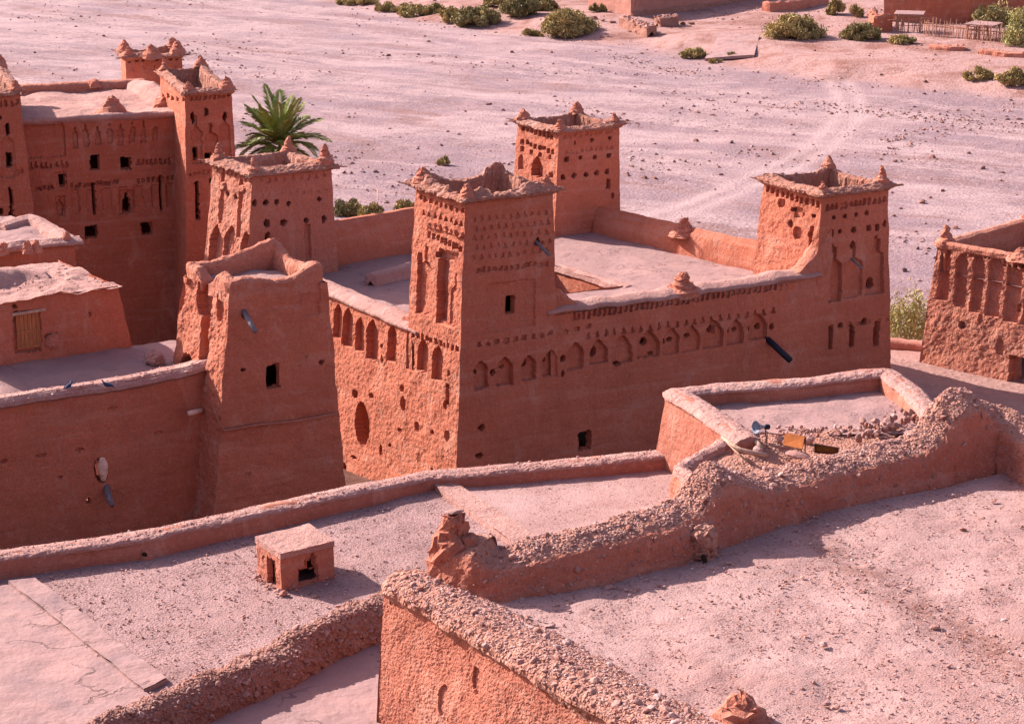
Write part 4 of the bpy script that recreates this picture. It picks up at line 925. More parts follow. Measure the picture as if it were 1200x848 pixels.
g2 = part('tower', gk, 'rear tower with pointed corner lumps')
tower(g2, 'wall', cg2, G2[2], 8, (.02, .012, .02, .03), (), fr, .06, .05, (.03, .008), mat=M['adobe'])
rim(g2, cg2, G2[2], .25, .6, .5, .16, .1, (1, 1, 1, 1), 1.05, None, 15, (.2, .05, .1, .2), jag=.3)
lathe('finial', PY(178, 64, 115.2), [(.55, -.2), (.4, .12), (.2, .4), (.01, .55)], M['adobe_old'], g2, 12, .1, 77)
G3 = PY(-28, 112, 100.5); cg3 = corners(G3, -45, 23, RG, LG)
fr = [('k', 9, 178, 14, 58, .12, 4, 0), ('e', 9, 152, 4, 14, .5, 0, 1), ('r', 10, 188, 6, 18, .4, 2, 1), ('r', 13, 242, 3.5, 44, .35, 0, 1), ('e', 0, 138, 4, 5, .4, 0, 1), ('e', 1, 248, 6, 8, .4, 0, 1)]+row('r', 0, 123, 20, 120, 4, 3, 6, .14)+row('r', -2, 206, 26, 202, 6, 3, 5, .08)
g3 = part('tower', gk, 'narrow tower cut off by the left edge')
tower(g3, 'wall', cg3, G3[2], 1.5, (.02, .02, .055, .02), (), fr, .06, .05, (.03, .008), mat=M['adobe_brown'])
rim(g3, cg3, G3[2], .3, .7, .5, .16, .1, (1, 1, 1, 1), 1.1, None, 6, (.1, .02, .1, .2))
wl = along(WG, RG, 22); zg = WG[2]
f = lambda p, z: np.array([p[0], p[1], z])
fr = [('r', u, v, w, h, .4, 2, 1) for u, v, w, h in ((110, 191, 11, 17), (148, 192, 11, 16), (72, 211, 9, 13), (106, 272, 13, 16), (172.5, 268, 11, 15))]
fr += [('r', 149, 237, 16, 28, .12, 5, 0), ('k', 149, 237, 8, 22, .35, 2, 1), ('r', 70, 243, 11, 26, .08, 5, 0), ('k', 70, 243, 7, 20, .25, 0, 0), ('r', 72, 211, 15, 20, .05, 0, 0)]
fr += [('r', 109.5, 232, 3.2, 40, .35, 0, 1), ('r', 188, 226, 3.2, 38, .35, 0, 1)]+row('r', 84, 218, 138, 214, 12, 3, 4, .16)+row('r', 162, 212, 202, 209, 8, 3, 4, .16)+row('r', 42, 221, 60, 219, 5, 3, 4, .16)
fr += row('t', 36, 194, 78, 192, 8, 4, 8, .14)+row('t', 162, 190, 200, 188, 8, 4, 8, .14)+row('k', 88, 160, 182, 154, 8, 6, 24, .12)+[('r', 52, 166, 46, 36, .10, 5, 0), ('r', 62, 153, 3, 20, .12, 0, 0)]
fr += row('r', 88, 236, 200, 228, 7, 10, 26, .07)
panel('wall', gk, f(wl-[*(RG*1.5), 0], 1.5), f(WG+[*(RG*1), 0], 1.5), f(wl-[*(RG*1.5), 0], zg), f(WG+[*(RG*1), 0], zg), fr, .055, .08, .012, 2, M['adobe_brown'])
ze = zg-.1; a0, b0 = wl-[*(RG*1.5), 0], WG+[*(RG*1), 0]; bk = np.array([*(LG*9), 0])
for p_, q_ in ((b0, b0+bk), (b0+bk, a0+bk), (a0+bk, a0)): panel('wall', gk, f(p_, 1.0), f(q_, 1.0), f(p_, ze-.02), f(q_, ze-.02), (), .25, .06, .01, 2, M['adobe_brown'])
flat('roof', gk, [f(a0, ze), f(b0, ze), f(b0+bk, ze), f(a0+bk, ze)], .2, .22, .6, M['cap'])
sweep('parapet', gk, [(*a0[:2], ze), (*b0[:2], ze)], [(-.5, -.2), (-.4, .16), (0, .2), (.16, .08), (.13, -.05), (.02, -.15)], .1, .09, 1.6, 4, M['cap'], 16, True, .3)
sweep('parapet', gk, [(*(a0+bk)[:2]-RG*0, ze-.1), (*(a0+bk*1.0+(b0-a0)*.9)[:2], ze-.1)], [(-.3, -3), (-.3, .45), (0, .6), (.3, .45), (.3, -.2)], .1, .1, 1.4, 4, M['adobe_old'], 24)
sweep('parapet', gk, [(*(b0+bk*.35-(b0-a0)*.03)[:2], ze-.1, .3), (*(b0+bk*.7-(b0-a0)*.1)[:2], ze-.1, 1.2), (*(b0+bk*1.-(b0-a0)*.15)[:2], ze-.1, .8)], [(-.9, -.2), (-.5, .5), (0, .7), (.5, .4), (.9, -.2)], .1, .1, 1.4, 4, M['cap'], 24)
q = along(WG, RG, 127); lathe('finial', (q[0], q[1]+1.0, ze), [(.85, 0), (.6, .28), (.34, .6), (.25, .78), (.01, .9)], M['adobe_old'], gk, 14, .13, 31)
q = along(WG, RG, 182); lathe('clay_lump', (q[0], q[1]+2.6, ze), [(.6, 0), (.45, .3), (.01, .5)], M['adobe_old'], gk, 10, .13, 33)
q = along(WG, RG, 69); lathe('clay_lump', (q[0], q[1]+9.3, ze+.2), [(.4, 0), (.3, .3), (.01, .4)], M['adobe_old'], gk, 10, .1, 35)

# ------------------------------------------------------------------ columned house at the right
HR = np.array([math.cos(rad(44)), -math.sin(rad(44))]); HL = np.array([HR[1]*-1, HR[0]])
H0 = PY(1099, 285, 92.5); H1 = along(H0, HR, 1260); zh = H0[2]
hh_ = empty('mud_house', (*(H0[:2]+HR*2), 5.5), 'rough red clay house front with tall recessed panels between pilasters at the right edge', 'house')
n3 = np.append(nrm_out(HR), 0); zb = 5.3; off = n3*.055*(zh-zb)
BLh = f(H0, zb)+off-np.append(HR, 0)*.09*(zh-zb); BRh = f(H1, zb)+off
pn = [(1105.5, 325, 13, 56), (1125, 332, 13.5, 56), (1145, 336, 14, 62), (1165, 341, 17, 60), (1187, 345, 16, 62), (1208, 350, 16, 62)]
fr = [('r', u, v, w, h, .17, 1, 0) for u, v, w, h in pn]+[('a', u, v-6, w-1, h+8, .2, 1, 0) for u, v, w, h in pn[:4]]
fr += row('a', 1131, 296, 1200, 307, 13, 3, 8, .1)+[('r', 1191, 437, 21, 40, .5, 3, 0), ('r', 1193, 437, 15, 36, .8, 3, 1), ('e', 1128, 381, 8, 10, .4, 0, 1), ('r', 1193, 361, 6, 10, .45, 0, 1), ('e', 1150, 372, 5, 14, .1, 0, 0), ('e', 1172, 408, 10, 20, .1, 0, 0)]
fr += [('e', 1176+7*i, 311, 4, 4, .3, 0, 1) for i in range(4)]
panel('wall', hh_, BLh, BRh, H0, f(H1, zh), fr,   .045, .09, .04, 2.4, M['adobe_old'], seed=9)
bk = np.array([*(HL*7), 0])
panel('wall', hh_, f(H0+bk, zb), BLh, f(H0+bk, zh), H0, (), .12, .07, .03, 2, M['adobe_old'])
panel('wall', hh_, f(H1+bk, zb), f(H0+bk, zb), f(H1+bk, zh), f(H0+bk, zh), (), .2, .07, .03, 2, M['adobe_old'])
flat('roof', hh_, [f(H0, zh-1.2), f(H1, zh-1.2), f(H1+bk, zh-1.2), f(H0+bk, zh-1.2)], .25, .1, .8, M['roof'])
for (p, q, hgt, o_) in ((H0, H1, .12, .06), (f(H0+bk, zh), H0, .12, 0), (f(H1+bk, zh), f(H0+bk, zh), .3, 0)):
    sweep('parapet', hh_, [(*p[:2], zh-.1), (*(p*.5+q*.5)[:2], zh-.1), (*q[:2], zh-.1)], [(-.40, -1.2), (-.40, .02+hgt), (-.2, .10+hgt), (.0, .07+hgt), (.07, .0+hgt), (.06, -.05), (.01, -.12)], .07, .09, 1.6, 4, M['adobe_old'], 26, False, .2)
lathe('finial', f(H0, zh)+[.35, .1, 0], [(a*1.1, b*1.15) for a, b in FIN[0]], M['adobe_old'], hh_, 12, .1, 41)
lathe('finial', f(H0+bk, zh)+[.4, -.2, .15], [(a*1.2, b*1.0) for a, b in FIN[1]], M['adobe_old'], hh_, 12, .1, 43)
lathe('finial', f(H1+np.append(HR, 0)*-2.5, zh), [(a*1.3, b*.8) for a, b in FIN[1]], M['adobe_old'], hh_, 12, .1, 44)
# low walls in the alley between the two
q0, q1 = PY(1036, 402, 96), PY(1085, 408, 95)
lw = empty('low_wall', q0, 'low pink clay wall closing the alley between the right tower and the columned house', 'wall')
sweep('wall', lw, [(q0[0]-.5, q0[1], 5.1), (q1[0]+.4, q1[1], 5.1)], [(-.3, -1), (-.3, 1.35), (0, 1.5), (.3, 1.35), (.35, -1)], .1, .1, 1.5, 4, M['farwall'], 24)
# ------------------------------------------------------------------ flat-roofed house in front: gravel roof, parapet, vent
ZK = 14.7
def K(u, v, dz=0.0): return PZ(u, v, ZK)+np.array([0, 0, dz])
fh = empty('flat_roofed_house', (*K(330, 720)[:2], 8.0), 'flat-roofed clay house with a long low parapet and a gravelled roof carrying a little vent', 'house')
flat('roof', fh, [K(-400, 1100), K(485, 693), K(523, 569), K(-400, 748)], .12, .05, 1.2, M['gravel'])
flat('roof', fh, [K(475, 705), K(715, 705), K(613, 632), K(523, 569)], .12, .05, 1.2, M['gravel'])
flat('roof', fh, [K(690, 703, .03), K(900, 703, .03), K(800, 550, .03), K(520, 572, .03)], .12, .04, 1.0, M['earth'])
flat('screed', fh, [K(-380, 1060, .04), K(178, 818, .04), K(18, 684, .04), K(-380, 743, .04)], .12, .04, .8, M['screed'])
O_ = lambda u, v: PZ(u, v, 14.3)
flat('screed', fh, [O_(-330, 1100), O_(560, 1100), O_(520, 690), O_(190, 830)], .12, .05, .8, M['screed'])
def slab(name, parent, quad, h, mat, amp=.03):
    c = sum(quad)/4; o = flat(name, parent, [q+[0, 0, h] for q in quad], .07, .05, 1.5, mat, None, .05)
    for a, b in ((0, 1), (3, 0), (1, 2), (2, 3)):
        panel('edge', o, quad[a]-[0, 0, .1], quad[b]-[0, 0, .1], quad[a]+[0, 0, h-.01], quad[b]+[0, 0, h-.01], (), .1, .03, 0, 2, mat)
    return o
slab('kerb', fh, [K(168, 812), K(195, 799), K(41, 680), K(10, 685)], .09, M['screed'])
slab('kerb', fh, [K(618, 655), K(646, 648), K(534, 571), K(509, 575)], .15, M['cap'])
pk = [K(u, v) for u, v in ((-400, 735), (34, 673), (170, 655), (300, 626), (400, 601), (507, 575), (560, 571), (680, 561), (790, 551))]
hk = [.42, .42, .44, .44, .40, .30, .30, .34, .36]
o, VK = sweep('parapet', fh, [(p[0], p[1], ZK, h/.44) for p, h in zip(pk, hk)], [(.0, -.15), (-.02, .36), (-.08, .44), (-.3, .50), (-.52, .47), (-.62, .36), (-.62, -.4), (-.9, -9)], .07, .07, .9, 4, M['adobe_fore'], 40, True, 0.10, 2)
# pale dusty top with small stones pressed in
o, VK2 = sweep('coping', fh, [(p[0], p[1], ZK+h-.03) for p, h in zip(pk, hk)], [(-.03, -.06), (-.01, .01), (-.07, .06), (-.3, .10), (-.54, .07), (-.65, .0), (-.62, -.1)], .06, .045, 1.6, 4, M['cap'], 22, False, 0.2, 3, .05, True, .03)
coping(o, VK2, (.2, .75), 60, 1500, .03, .07, (.012, .03))
# drain hole in the parapet, its shaded inside painted on a solid tube
for (u, v) in ((171, 650),):
    q = K(u, v+3)
    if u == 171:
        lathe('drain_spout', (q[0], q[1]-.02, ZK-.02), [(.20, 0), (.17, .06), (.12, .2), (.07, .3), (.01, .33)], M['adobe_fore'], fh, 10, .05, 3)
    m = MB(); m.tube([q+[0, -.17, .12], q+[.02, .1, .13]], [.065, .06], 9); m.build('drain_hole', M['dark'], fh)
P_ = []
while len(P_) < 11000:
    u, v = RNG.uniform(-20, 800), RNG.uniform(560, 848); P_.append(K(u, v))
P_ = np.array(P_); uv = np.array([proj(p) for p in P_])
okm = np.ones(len(P_), bool)
okm &= uv[:, 1] > np.interp(uv[:, 0], [-90, 34, 170, 300, 400, 507, 560, 680, 790], [700, 675, 657, 628, 603, 577, 573, 563, 553])+4
sc_l = (uv[:, 1]-684)*1.19+18 > uv[:, 0]; okm &= ~(sc_l & (uv[:, 1] > 670)); okm &= ~((uv[:, 0]-205)*-0.5+842 < uv[:, 1])
okm &= ~((uv[:, 0] > 520+(uv[:, 1]-572)*1.4) & (RNG.random(len(P_)) < .8))
P_ = P_[okm]; pebbles('loose_gravel', P_+[0, 0, .03], .010+.03*RNG.random(len(P_))**4, M['pebble'], fh)
# rubble ridge between the gravel and the lower smooth roof
rp = [K(u, v) for u, v in ((470, 700), (440, 715), (400, 737), (340, 765), (290, 788), (235, 812), (180, 834), (100, 872), (-280, 1050))]
rr = empty('rubble_ridge', rp[4], 'low ridge of loose brown rubble dividing the gravel roof from the smooth roof below', 'rubble ridge')
o, VP = sweep('core', rr, [(p[0], p[1], ZK) for p in rp], [(-.52, -.55), (-.44, -.15), (-.32, .12), (-.15, .26), (.05, .30), (.3, .2), (.5, .08), (.75, -.08)], .06, .10, 2.2, 5, M['rubble_dk'], 40, False, .6, 6, .35, True, .10)
coping(rr, VP, (.14, .92), 230, 8500, .035, .11, (.012, .042), sm=SMD, pm='pebble_dk')
for k in range(90):   # crumbs rolled off the ridge
    pass
# little vent box
vN = K(330, 692); vL = K(302, 672); vR = K(391, 676)
vb = empty('roof_vent', vN, 'small square clay roof vent with stepped openings and a flat pale lid', 'roof vent')
vtop = PY(330, 650, vN[1])[2]
CV = [vL[:2], vN[:2], vR[:2], (vL+vR-vN)[:2]]
tower(vb, 'body', CV, vtop, ZK-.1, (.02, .02, .02, .02), [('r', 318, 672, 9, 32, .10, 0, 1), ('e', 310, 655, 5, 8, .04, 0, 0)], [('r', 361, 673, 26, 20, .10, 0, 1), ('r', 364, 660, 15, 14, .10, 0, 1), ('r', 366, 652, 5, 8, .1, 0, 1)], .025, .035, (.03, .015), M['adobe_fore'])
tower(vb, 'lining', offset_corners(CV, [-.13]*4), vtop-.02, ZK-.05, (.0,)*4, [('r', 318, 672, 8, 30, .0, 0, 1)], [('r', 361, 673, 24, 19, .0, 0, 1), ('r', 364, 660, 13, 13, 0, 0, 1)], .04, .02, (0, 0), M['adobe_brown'])
q4 = offset_corners(CV, [.03]*4)
lidq = [np.append(q4[1], vtop), np.append(q4[2], vtop), np.append(q4[3], vtop), np.append(q4[0], vtop)]
slab('lid', vb, lidq, .04, M['cap'])
for k in range(26):
    a = random.random(); b = random.random(); p = vL*(1-a)+vN*a if k % 3 else vN*(1-a)+vR*a
    sz = .03+.06*random.random()**2; inst('stone', random.choice(SM), vb, [p[0]-.12*b-.02, p[1]-.22*b, ZK+.03+sz*.2], (0, 0, 6*b), (sz, sz, sz))
sz = .12; inst('stone', SM[2], vb, K(333, 696)+[0, -.05, .05], (0, 0, 1), (sz, sz, sz))

# ------------------------------------------------------------------ raised roof at the right foreground
ZL = 17.0
def Lp(u, v, dz=0.0): return PZ(u, v, ZL)+np.array([0, 0, dz])
lh = empty('flat_roofed_house', (*Lp(900, 700)[:2], 10.0), 'near house whose bare dusty roof fills the lower right corner', 'house')
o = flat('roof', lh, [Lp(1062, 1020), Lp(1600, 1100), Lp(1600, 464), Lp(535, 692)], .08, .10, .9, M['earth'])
vv_ = np.zeros(len(o.data.vertices)*3, np.float32); o.data.vertices.foreach_get('co', vv_); vv_ = vv_.reshape(-1, 3)+ORG[lh.name]
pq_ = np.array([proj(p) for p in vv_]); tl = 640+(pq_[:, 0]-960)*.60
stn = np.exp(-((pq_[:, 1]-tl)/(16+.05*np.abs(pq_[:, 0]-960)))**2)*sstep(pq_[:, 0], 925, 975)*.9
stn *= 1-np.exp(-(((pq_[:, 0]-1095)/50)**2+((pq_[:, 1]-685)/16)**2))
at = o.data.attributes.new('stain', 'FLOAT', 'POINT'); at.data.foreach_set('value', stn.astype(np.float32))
nc = [Lp(u, v) for u, v in ((478, 684), (500, 697), (579, 741), (680, 799), (780, 857), (905, 930), (1040, 1010))]
o, VN_ = sweep('parapet', lh, [(p[0], p[1], ZL) for p in nc], [(-.95, -.05), (-.6, .10), (-.2, .24), (.15, .28), (.42, .22), (.56, .10), (.58, -.02), (.50, -.12), (.42, -.3)], .05, .09, 1.7, 5, M['rubble'], 40, False, .12, 12, .10, True, .05)
rw = coping(o, VN_, (.06, .80), 290, 9000, .035, .11, (.012, .04))
ne = nc[-1]-nc[0]; nd = unit(ne[:2]); no = np.array([nd[1], -nd[0]])
p0 = nc[0][:2]-nd*.1+no*.46; p1 = nc[-1][:2]+no*.46
panel('wall', lh, np.append(p0+no*.16-nd*.12, 12.5), np.append(p1+no*.16, 12.5), np.append(p0, ZL-.05), np.append(p1, ZL-.05), [('e', 560, 800, 14, 30, .05, 0, 0), ('e', 520, 820, 10, 40, .06, 0, 0)], .022, .10, .022, 8.0, M['adobe_fore'], seed=14)
bk = np.array([*(-no*3), 0])
panel('wall', lh, np.append(p0+no*.22-nd*.15, 12.5)+bk, np.append(p0+no*.22-nd*.15, 12.5), np.append(p0, ZL-.05)+bk, np.append(p0, ZL-.05), (), .08, .09, .06, 3, M['adobe_fore'], seed=15)
# crumbling wall along the back of that roof
ms = [(503, 688, .5), (508, 689, .75), (520, 693, .85), (538, 697, .95), (550, 701, .95), (560, 702, .9), (568, 703, .74), (590, 704, .70), (650, 694, .86), (697, 684, .88), (750, 670, .86), (800, 657, .84), (828, 645, .9), (844, 639, 1.35), (856, 635, 1.5), (868, 631, 1.42), (888, 623, 1.12), (910, 616, .88), (953, 603, .84), (1040, 580, .88), (1085, 568, .86), (1104, 563, 1.05), (1120, 559, 1.5), (1138, 554, 1.80), (1152, 551, 1.76), (1166, 549, 1.25), (1180, 553, .95), (1225, 578, .8), (1330, 660, .8), (1460, 800, .7)]
mw = empty('rubble_wall', Lp(800, 657), 'crumbling pebbly clay wall with broken stumps, crossing the picture behind the bare roof', 'wall')
mp = [(*Lp(u, v)[:2], ZL, h) for u, v, h in ms]
mprof = [(.10, -.12), (.02, .25), (-.04, .66), (-.12, .78), (-.32, .88), (-.58, .97), (-.8, 1.0), (-.92, .86), (-.98, .4), (-1.0, -.6)]
o, VM = sweep('core', mw, mp, mprof, .05, .10, 1.9, 5, M['rubble'], 50, False, .08, 9, .10, True, .05, 6)
tot = 0
# clay face on the near side of the wall, a shade redder than its crust
o2, VM2 = sweep('face', mw, [(a, b, c, h) for a, b, c, h in mp], [(.14, -.12), (.055, .25), (.0, .60), (-.06, .74), (-.16, .80)], .05, .10, 1.9, 5, M['adobe_fore'], 22, False, .08, 9, .10, False, .05, 6)
coping(mw, VM, (.31, .62), 250, 9000, .03, .105, (.012, .04), ir=(.06, .90))
P_ = on_grid(VM2, 1500, (.05, .95)); pebbles('pebble_face', P_, .012+.035*RNG.random(1500)**2, M['pebble_dk'], mw)
P_ = on_grid(VM2, 45, (.1, .95))
for p in P_:
    sz = .04+.05*random.random(); inst('stone', random.choice(SMD), mw, p, (random.uniform(0, 3), random.uniform(0, 3), 1), (sz, sz, sz))
q = Lp(530, 694); lathe('stump', (q[0], q[1]+.42, ZL), [(.46, -.1), (.42, .4), (.35, .8), (.27, 1.1), (.19, 1.3), (.15, 1.40), (.01, 1.43)], M['adobe_fore'], mw, 26, .15, 5, 2.6)
lathe('stump', (q[0]+.32, q[1]+.3, ZL), [(.36, -.1), (.34, .4), (.26, .75), (.16, .95), (.01, 1.02)], M['adobe_fore'], mw, 22, .14, 8, 2.8)
inst('stone', SMD[4], mw, [q[0]+.05, q[1]+.42, ZL+1.43], (0, 0, .4), (.20, .17, .10))
q = Lp(823, 655); lathe('plaster_patch', (q[0], q[1]+.23, ZL), [(.34, 0), (.30, .06), (.28, .2), (.30, .45), (.16, .6), (.01, .62)], M['rubble'], mw, 16, .08, 4)
m = MB(); m.tube([q+[.02, -.22, .05], q+[.02, .1, .07]], [.055, .05], 8); m.build('drain_hole', M['dark'], mw)  # solid tube coloured as dark as the shaded inside of a drain
# loose stuff on the roof
n = 17000; uu = RNG.uniform(560, 1215, n); vv = RNG.uniform(545, 860, n); P_ = np.array([Lp(a, b) for a, b in zip(uu, vv)])
base = np.interp(uu, [s_[0] for s_ in ms], [s_[1] for s_ in ms]); left = 684+(uu-478)*.576
okm = (vv > base-2) & (vv < left+20)
trail = np.exp(-(((vv-(640+(uu-960)*.62))/26)**2))*(uu > 940)
okm &= RNG.random(n) < np.clip(.45+.5*fbm(P_*.9, 3, 5)+1.2*trail, .05, 1)
P_ = P_[okm]; sz = .010+.030*RNG.random(len(P_))**4; pebbles('loose_gravel', P_+[0, 0, .03], sz, M['pebble'], lh)
for u, v, s_ in ((1081-241, 405+343, .09), (965, 757, .09), (836, 747, .09), (968, 826, .08), (980, 829, .07), (1096, 736, .11), (1040, 706, .06), (1165, 588, .08), (870, 620, .05), (1117, 581, .07), (1128, 621, .07), (1152, 608, .06), (700, 668, .08), (672, 688, .07), (640, 660, .07), (645, 735, .09), (1176, 728, .07), (1112, 781, .06), (1085, 760, .05), (1060, 690, .06), (940, 677, .05), (745, 692, .05), (713, 690, .09), (855, 660, .06)):
    o = inst('roof_stone', random.choice(SM), None, Lp(u, v, s_*.35), (random.uniform(-.3, .3), random.uniform(-.3, .3), random.uniform(0, 6)), (s_*1.2, s_, s_*.8))
    tag(o, 'small brown stone lying loose on the bare dusty roof', 'stone', 'stones lying loose on the bare roof')
q = Lp(870, 842); lathe('clay_lump', (q[0], q[1], ZL-.05), [(.42, 0), (.36, .18), (.24, .34), (.1, .44), (.01, .46)], M['adobe_fore'], lh, 16, .12, 7)

# ------------------------------------------------------------------ small room with a rimmed roof, middle right
ZI = 16.1; ZT_ = 16.5
def I(u, v, z=ZT_): return PZ(u, v, z)
ih = empty('flat_roofed_house', (*I(950, 470)[:2], 12), 'small clay room with a thick pale rim round its flat roof', 'house')
flat('roof', ih, [I(880, 515, ZI), I(1125, 505, ZI), I(1052, 440, ZI), I(788, 458, ZI)], .1, .06, 1.0, M['roof'])
ip = [I(u, v) for u, v in ((878, 508), (838, 482), (795, 457), (850, 451), (905, 448), (960, 444), (1005, 438), (1038, 436), (1066, 456), (1106, 496))]
o, VI = sweep('parapet', ih, [(p[0], p[1], ZI, h) for p, h in zip(ip, (.6, .9, .95, .9, .95, 1.0, 1.05, 1.1, 1., .75))],
      [(.30, -.3), (.27, .22), (.24, .34), (.1, .42), (-.1, .44), (-.26, .38), (-.36, .26), (-.33, .12), (-.30, -.5)], .05, .07, 1.5, 4, M['adobe_fore'], 34, True, .14, 5, .12)
o, VI2 = sweep('coping', ih, [(p[0], p[1], ZI+.35*h) for p, h in zip(ip, (.6, .9, .95, .9, .95, 1.0, 1.05, 1.1, 1., .75))],
      [(.30, -.05), (.31, .01), (.2, .07), (.0, .10), (-.25, .06), (-.38, -.02), (-.40, -.08), (-.36, -.10)], .05, .06, 1.7, 5, M['cap'], 24, False, .15, 5, .12, True, .04)
a_, b_ = I(780, 466), I(872, 506)
dI = unit((b_-a_)[:2]); nI = nrm_out(dI)
panel('wall', ih, np.append(a_[:2]+nI*.3-dI*.25, 13.6), np.append(b_[:2]+nI*.3+dI*.3, 13.6), np.append(a_[:2]-dI*.05+nI*.0, ZI+.28), np.append(b_[:2]+dI*.3, ZI+.1), (), .04, .06, .015, 2, M['adobe_fore'], seed=21)
a2 = I(1040, 436); a3 = I(780, 450)
panel('wall', ih, np.append(a2[:2], 12), np.append(a3[:2], 12), np.append(a2[:2], ZI+.2), np.append(a3[:2], ZI+.2), (), .15, .05, .01, 2, M['adobe_fore'])
a4 = I(1118, 500); panel('wall', ih, np.append(a4[:2], 12), np.append(a2[:2], 12), np.append(a4[:2], ZI+.2), np.append(a2[:2], ZI+.2), (), .15, .05, .01, 2, M['adobe_fore'])
# broken little enclosure with junk in front of it
re_ = empty('rubble_wall', I(800, 545, 15.6), 'low broken rubble wall bending round a pile of junk beside the small room', 'wall')
rp = [I(880, 505, 16.2), I(845, 518, 16.2), I(806, 538, 16.2), I(797, 545, 16.2), I(806, 553, 16.2), I(838, 567, 16.2)]
o, VE = sweep('core', re_, [(p[0], p[1], 15.35, .97) for p in rp], [(.25, -1.2), (.2, .6), (.16, .86), (0, .95), (-.16, .9), (-.22, .6), (-.3, -1.2)], .05, .09, 2, 5, M['cap'], 40, False, .12, 3, .15, True, .04)
coping(re_, VE, (.33, .67), 25, 420, .03, .08, (.012, .035))
ff, VEf = sweep('face', re_, [(p[0], p[1], 15.35, .97) for p in rp], [(.29, -1.2), (.235, .5), (.20, .70)], .05, .09, 2, 5, M['adobe_fore'], 24, False, .12, 3, .15, False, .03)
flat('rubble_floor', re_, [I(800, 575, 15.9), I(1010, 545, 15.9), I(1060, 500, 16.15), I(860, 510, 16.15)], .07, .12, 2.0, M['rubble'])
hp = empty('stone_heap', I(1040, 503, 16.2), 'heap of dark reddish stones at the corner of the small room roof', 'stone heap')
for k in range(75):
    t = random.random(); u, v = 1008+68*t+random.uniform(-6, 6), 509-22*t+random.uniform(-9, 7); sz = random.uniform(.05, .13)
    inst('stone', random.choice(SMD), hp, I(u, v, ZI+.12)+[0, 0, random.uniform(-.05, .12)], (random.uniform(0, 6), random.uniform(0, 6), 0), (sz, sz, sz))
rs = empty('stone_row', I(950, 505, ZI), 'row of small loose stones along the near edge of the small room roof', 'stone row')
for k in range(60):
    u = random.uniform(908, 1000); sz = random.uniform(.03, .075)
    inst('stone', random.choice(SM), rs, I(u, 504+random.uniform(-5, 6), ZI+.06), (random.uniform(0, 6), random.uniform(0, 6), 0), (sz, sz, sz))
ZJ = 16.12
def J(u, v, z=ZJ): return PZ(u, v, z)
bl = [(888, 530, .18, .13, 'rounded orange-pink rock beside the bent branch'), (868, 519, .16, .10, 'dark upright slab of stone behind the bent branch'), (933, 535, .34, .10, 'long flat pinkish stone in front of the junk pile'), (948, 519, .19, .16, 'pale block of rock leaning behind the iron frame'), (912, 518, .16, .1, 'whitish stone wedged beside the orange board'), (893, 508, .2, .08, 'flat pale stone under the horn loudspeaker'), (920, 526, .15, .07, 'small dusty stone below the orange board')]
for u, v, a, b, lb in bl:
    tag(inst('rock', SM[random.randrange(10)], None, J(u, v)+[0, 0, b*.5], (0.1, .1, random.uniform(-.4, .4)), (a, a*.6, b*1.4)), lb, 'rock')
def tubeobj(name, pts, R, mat, label, cat, n=8):
    m = MB(); m.tube(pts, R, n); o = m.build(name, mat, None, True); return tag(o, label, cat)
tubeobj('bent_branch', [J(846, 512, 16.45), J(856, 520, 16.4), J(868, 527, 16.35), J(884, 531, 16.25), J(900, 533, 16.2)], [.03, .04, .05, .055, .045], M['wood'], 'thick pale bent branch lying on the junk pile', 'branch')
tubeobj('stick', [J(853, 519, 16.35), J(864, 530, 16.25), J(875, 540, 16.1)], .025, M['wood'], 'thin straight stick poking down beside the bent branch', 'stick')
tubeobj('log', [J(884, 516, 16.3), J(893, 524, 16.25)], [.06, .05], M['wood'], 'short pale piece of wood lying across the stones', 'wood')
fr_ = empty('iron_frame', J(915, 520), 'rusty iron frame with an orange board, lying askew on the junk pile', 'frame')
zf = 16.45
c = [J(899, 507, zf), J(944, 513, zf), J(939, 527, 16.25), J(896, 521, 16.25)]
for a, b in ((0, 1), (1, 2), (2, 3), (3, 0)):
    m = MB(); m.tube([c[a], c[b]], .016, 6); m.build('bar', M['iron'], fr_)
for q in c[:3]:
    m = MB(); m.tube([q+[0, 0, .03], q*[1, 1, 0]+[0, 0, 16.0]], .016, 6); m.build('leg', M['iron'], fr_)
def board(name, parent, q, th, mat):
    q = [np.asarray(x, float) for x in q]; n_ = np.cross(q[1]-q[0], q[3]-q[0]); n_ /= np.linalg.norm(n_); V = q+[x-n_*th for x in q]
    return mk(name, V, np.array([[0, 1, 2, 3], [7, 6, 5, 4], [0, 4, 5, 1], [1, 5, 6, 2], [2, 6, 7, 3], [3, 7, 4, 0]]), mat, parent)
board('board', fr_, [J(917, 521, 16.28), J(940, 526, 16.28), J(943, 511, 16.5), J(920, 507, 16.5)], .03, M['orange'])
fb = empty('iron_frame', J(968, 526), 'low dark frame with an ochre board at the right of the junk pile', 'frame')
c = [J(955, 530, 16.1), J(981, 532, 16.1), J(982, 525, 16.3), J(955, 520, 16.35)]
board('board', fb, c, .03, M['yellow'])
for a, b in ((0, 1), (1, 2), (2, 3), (3, 0)):
    m = MB(); m.tube([c[a]+[0, -.02, .01], c[b]+[0, -.02, .01]], .02, 6); m.build('bar', M['iron'], fb)
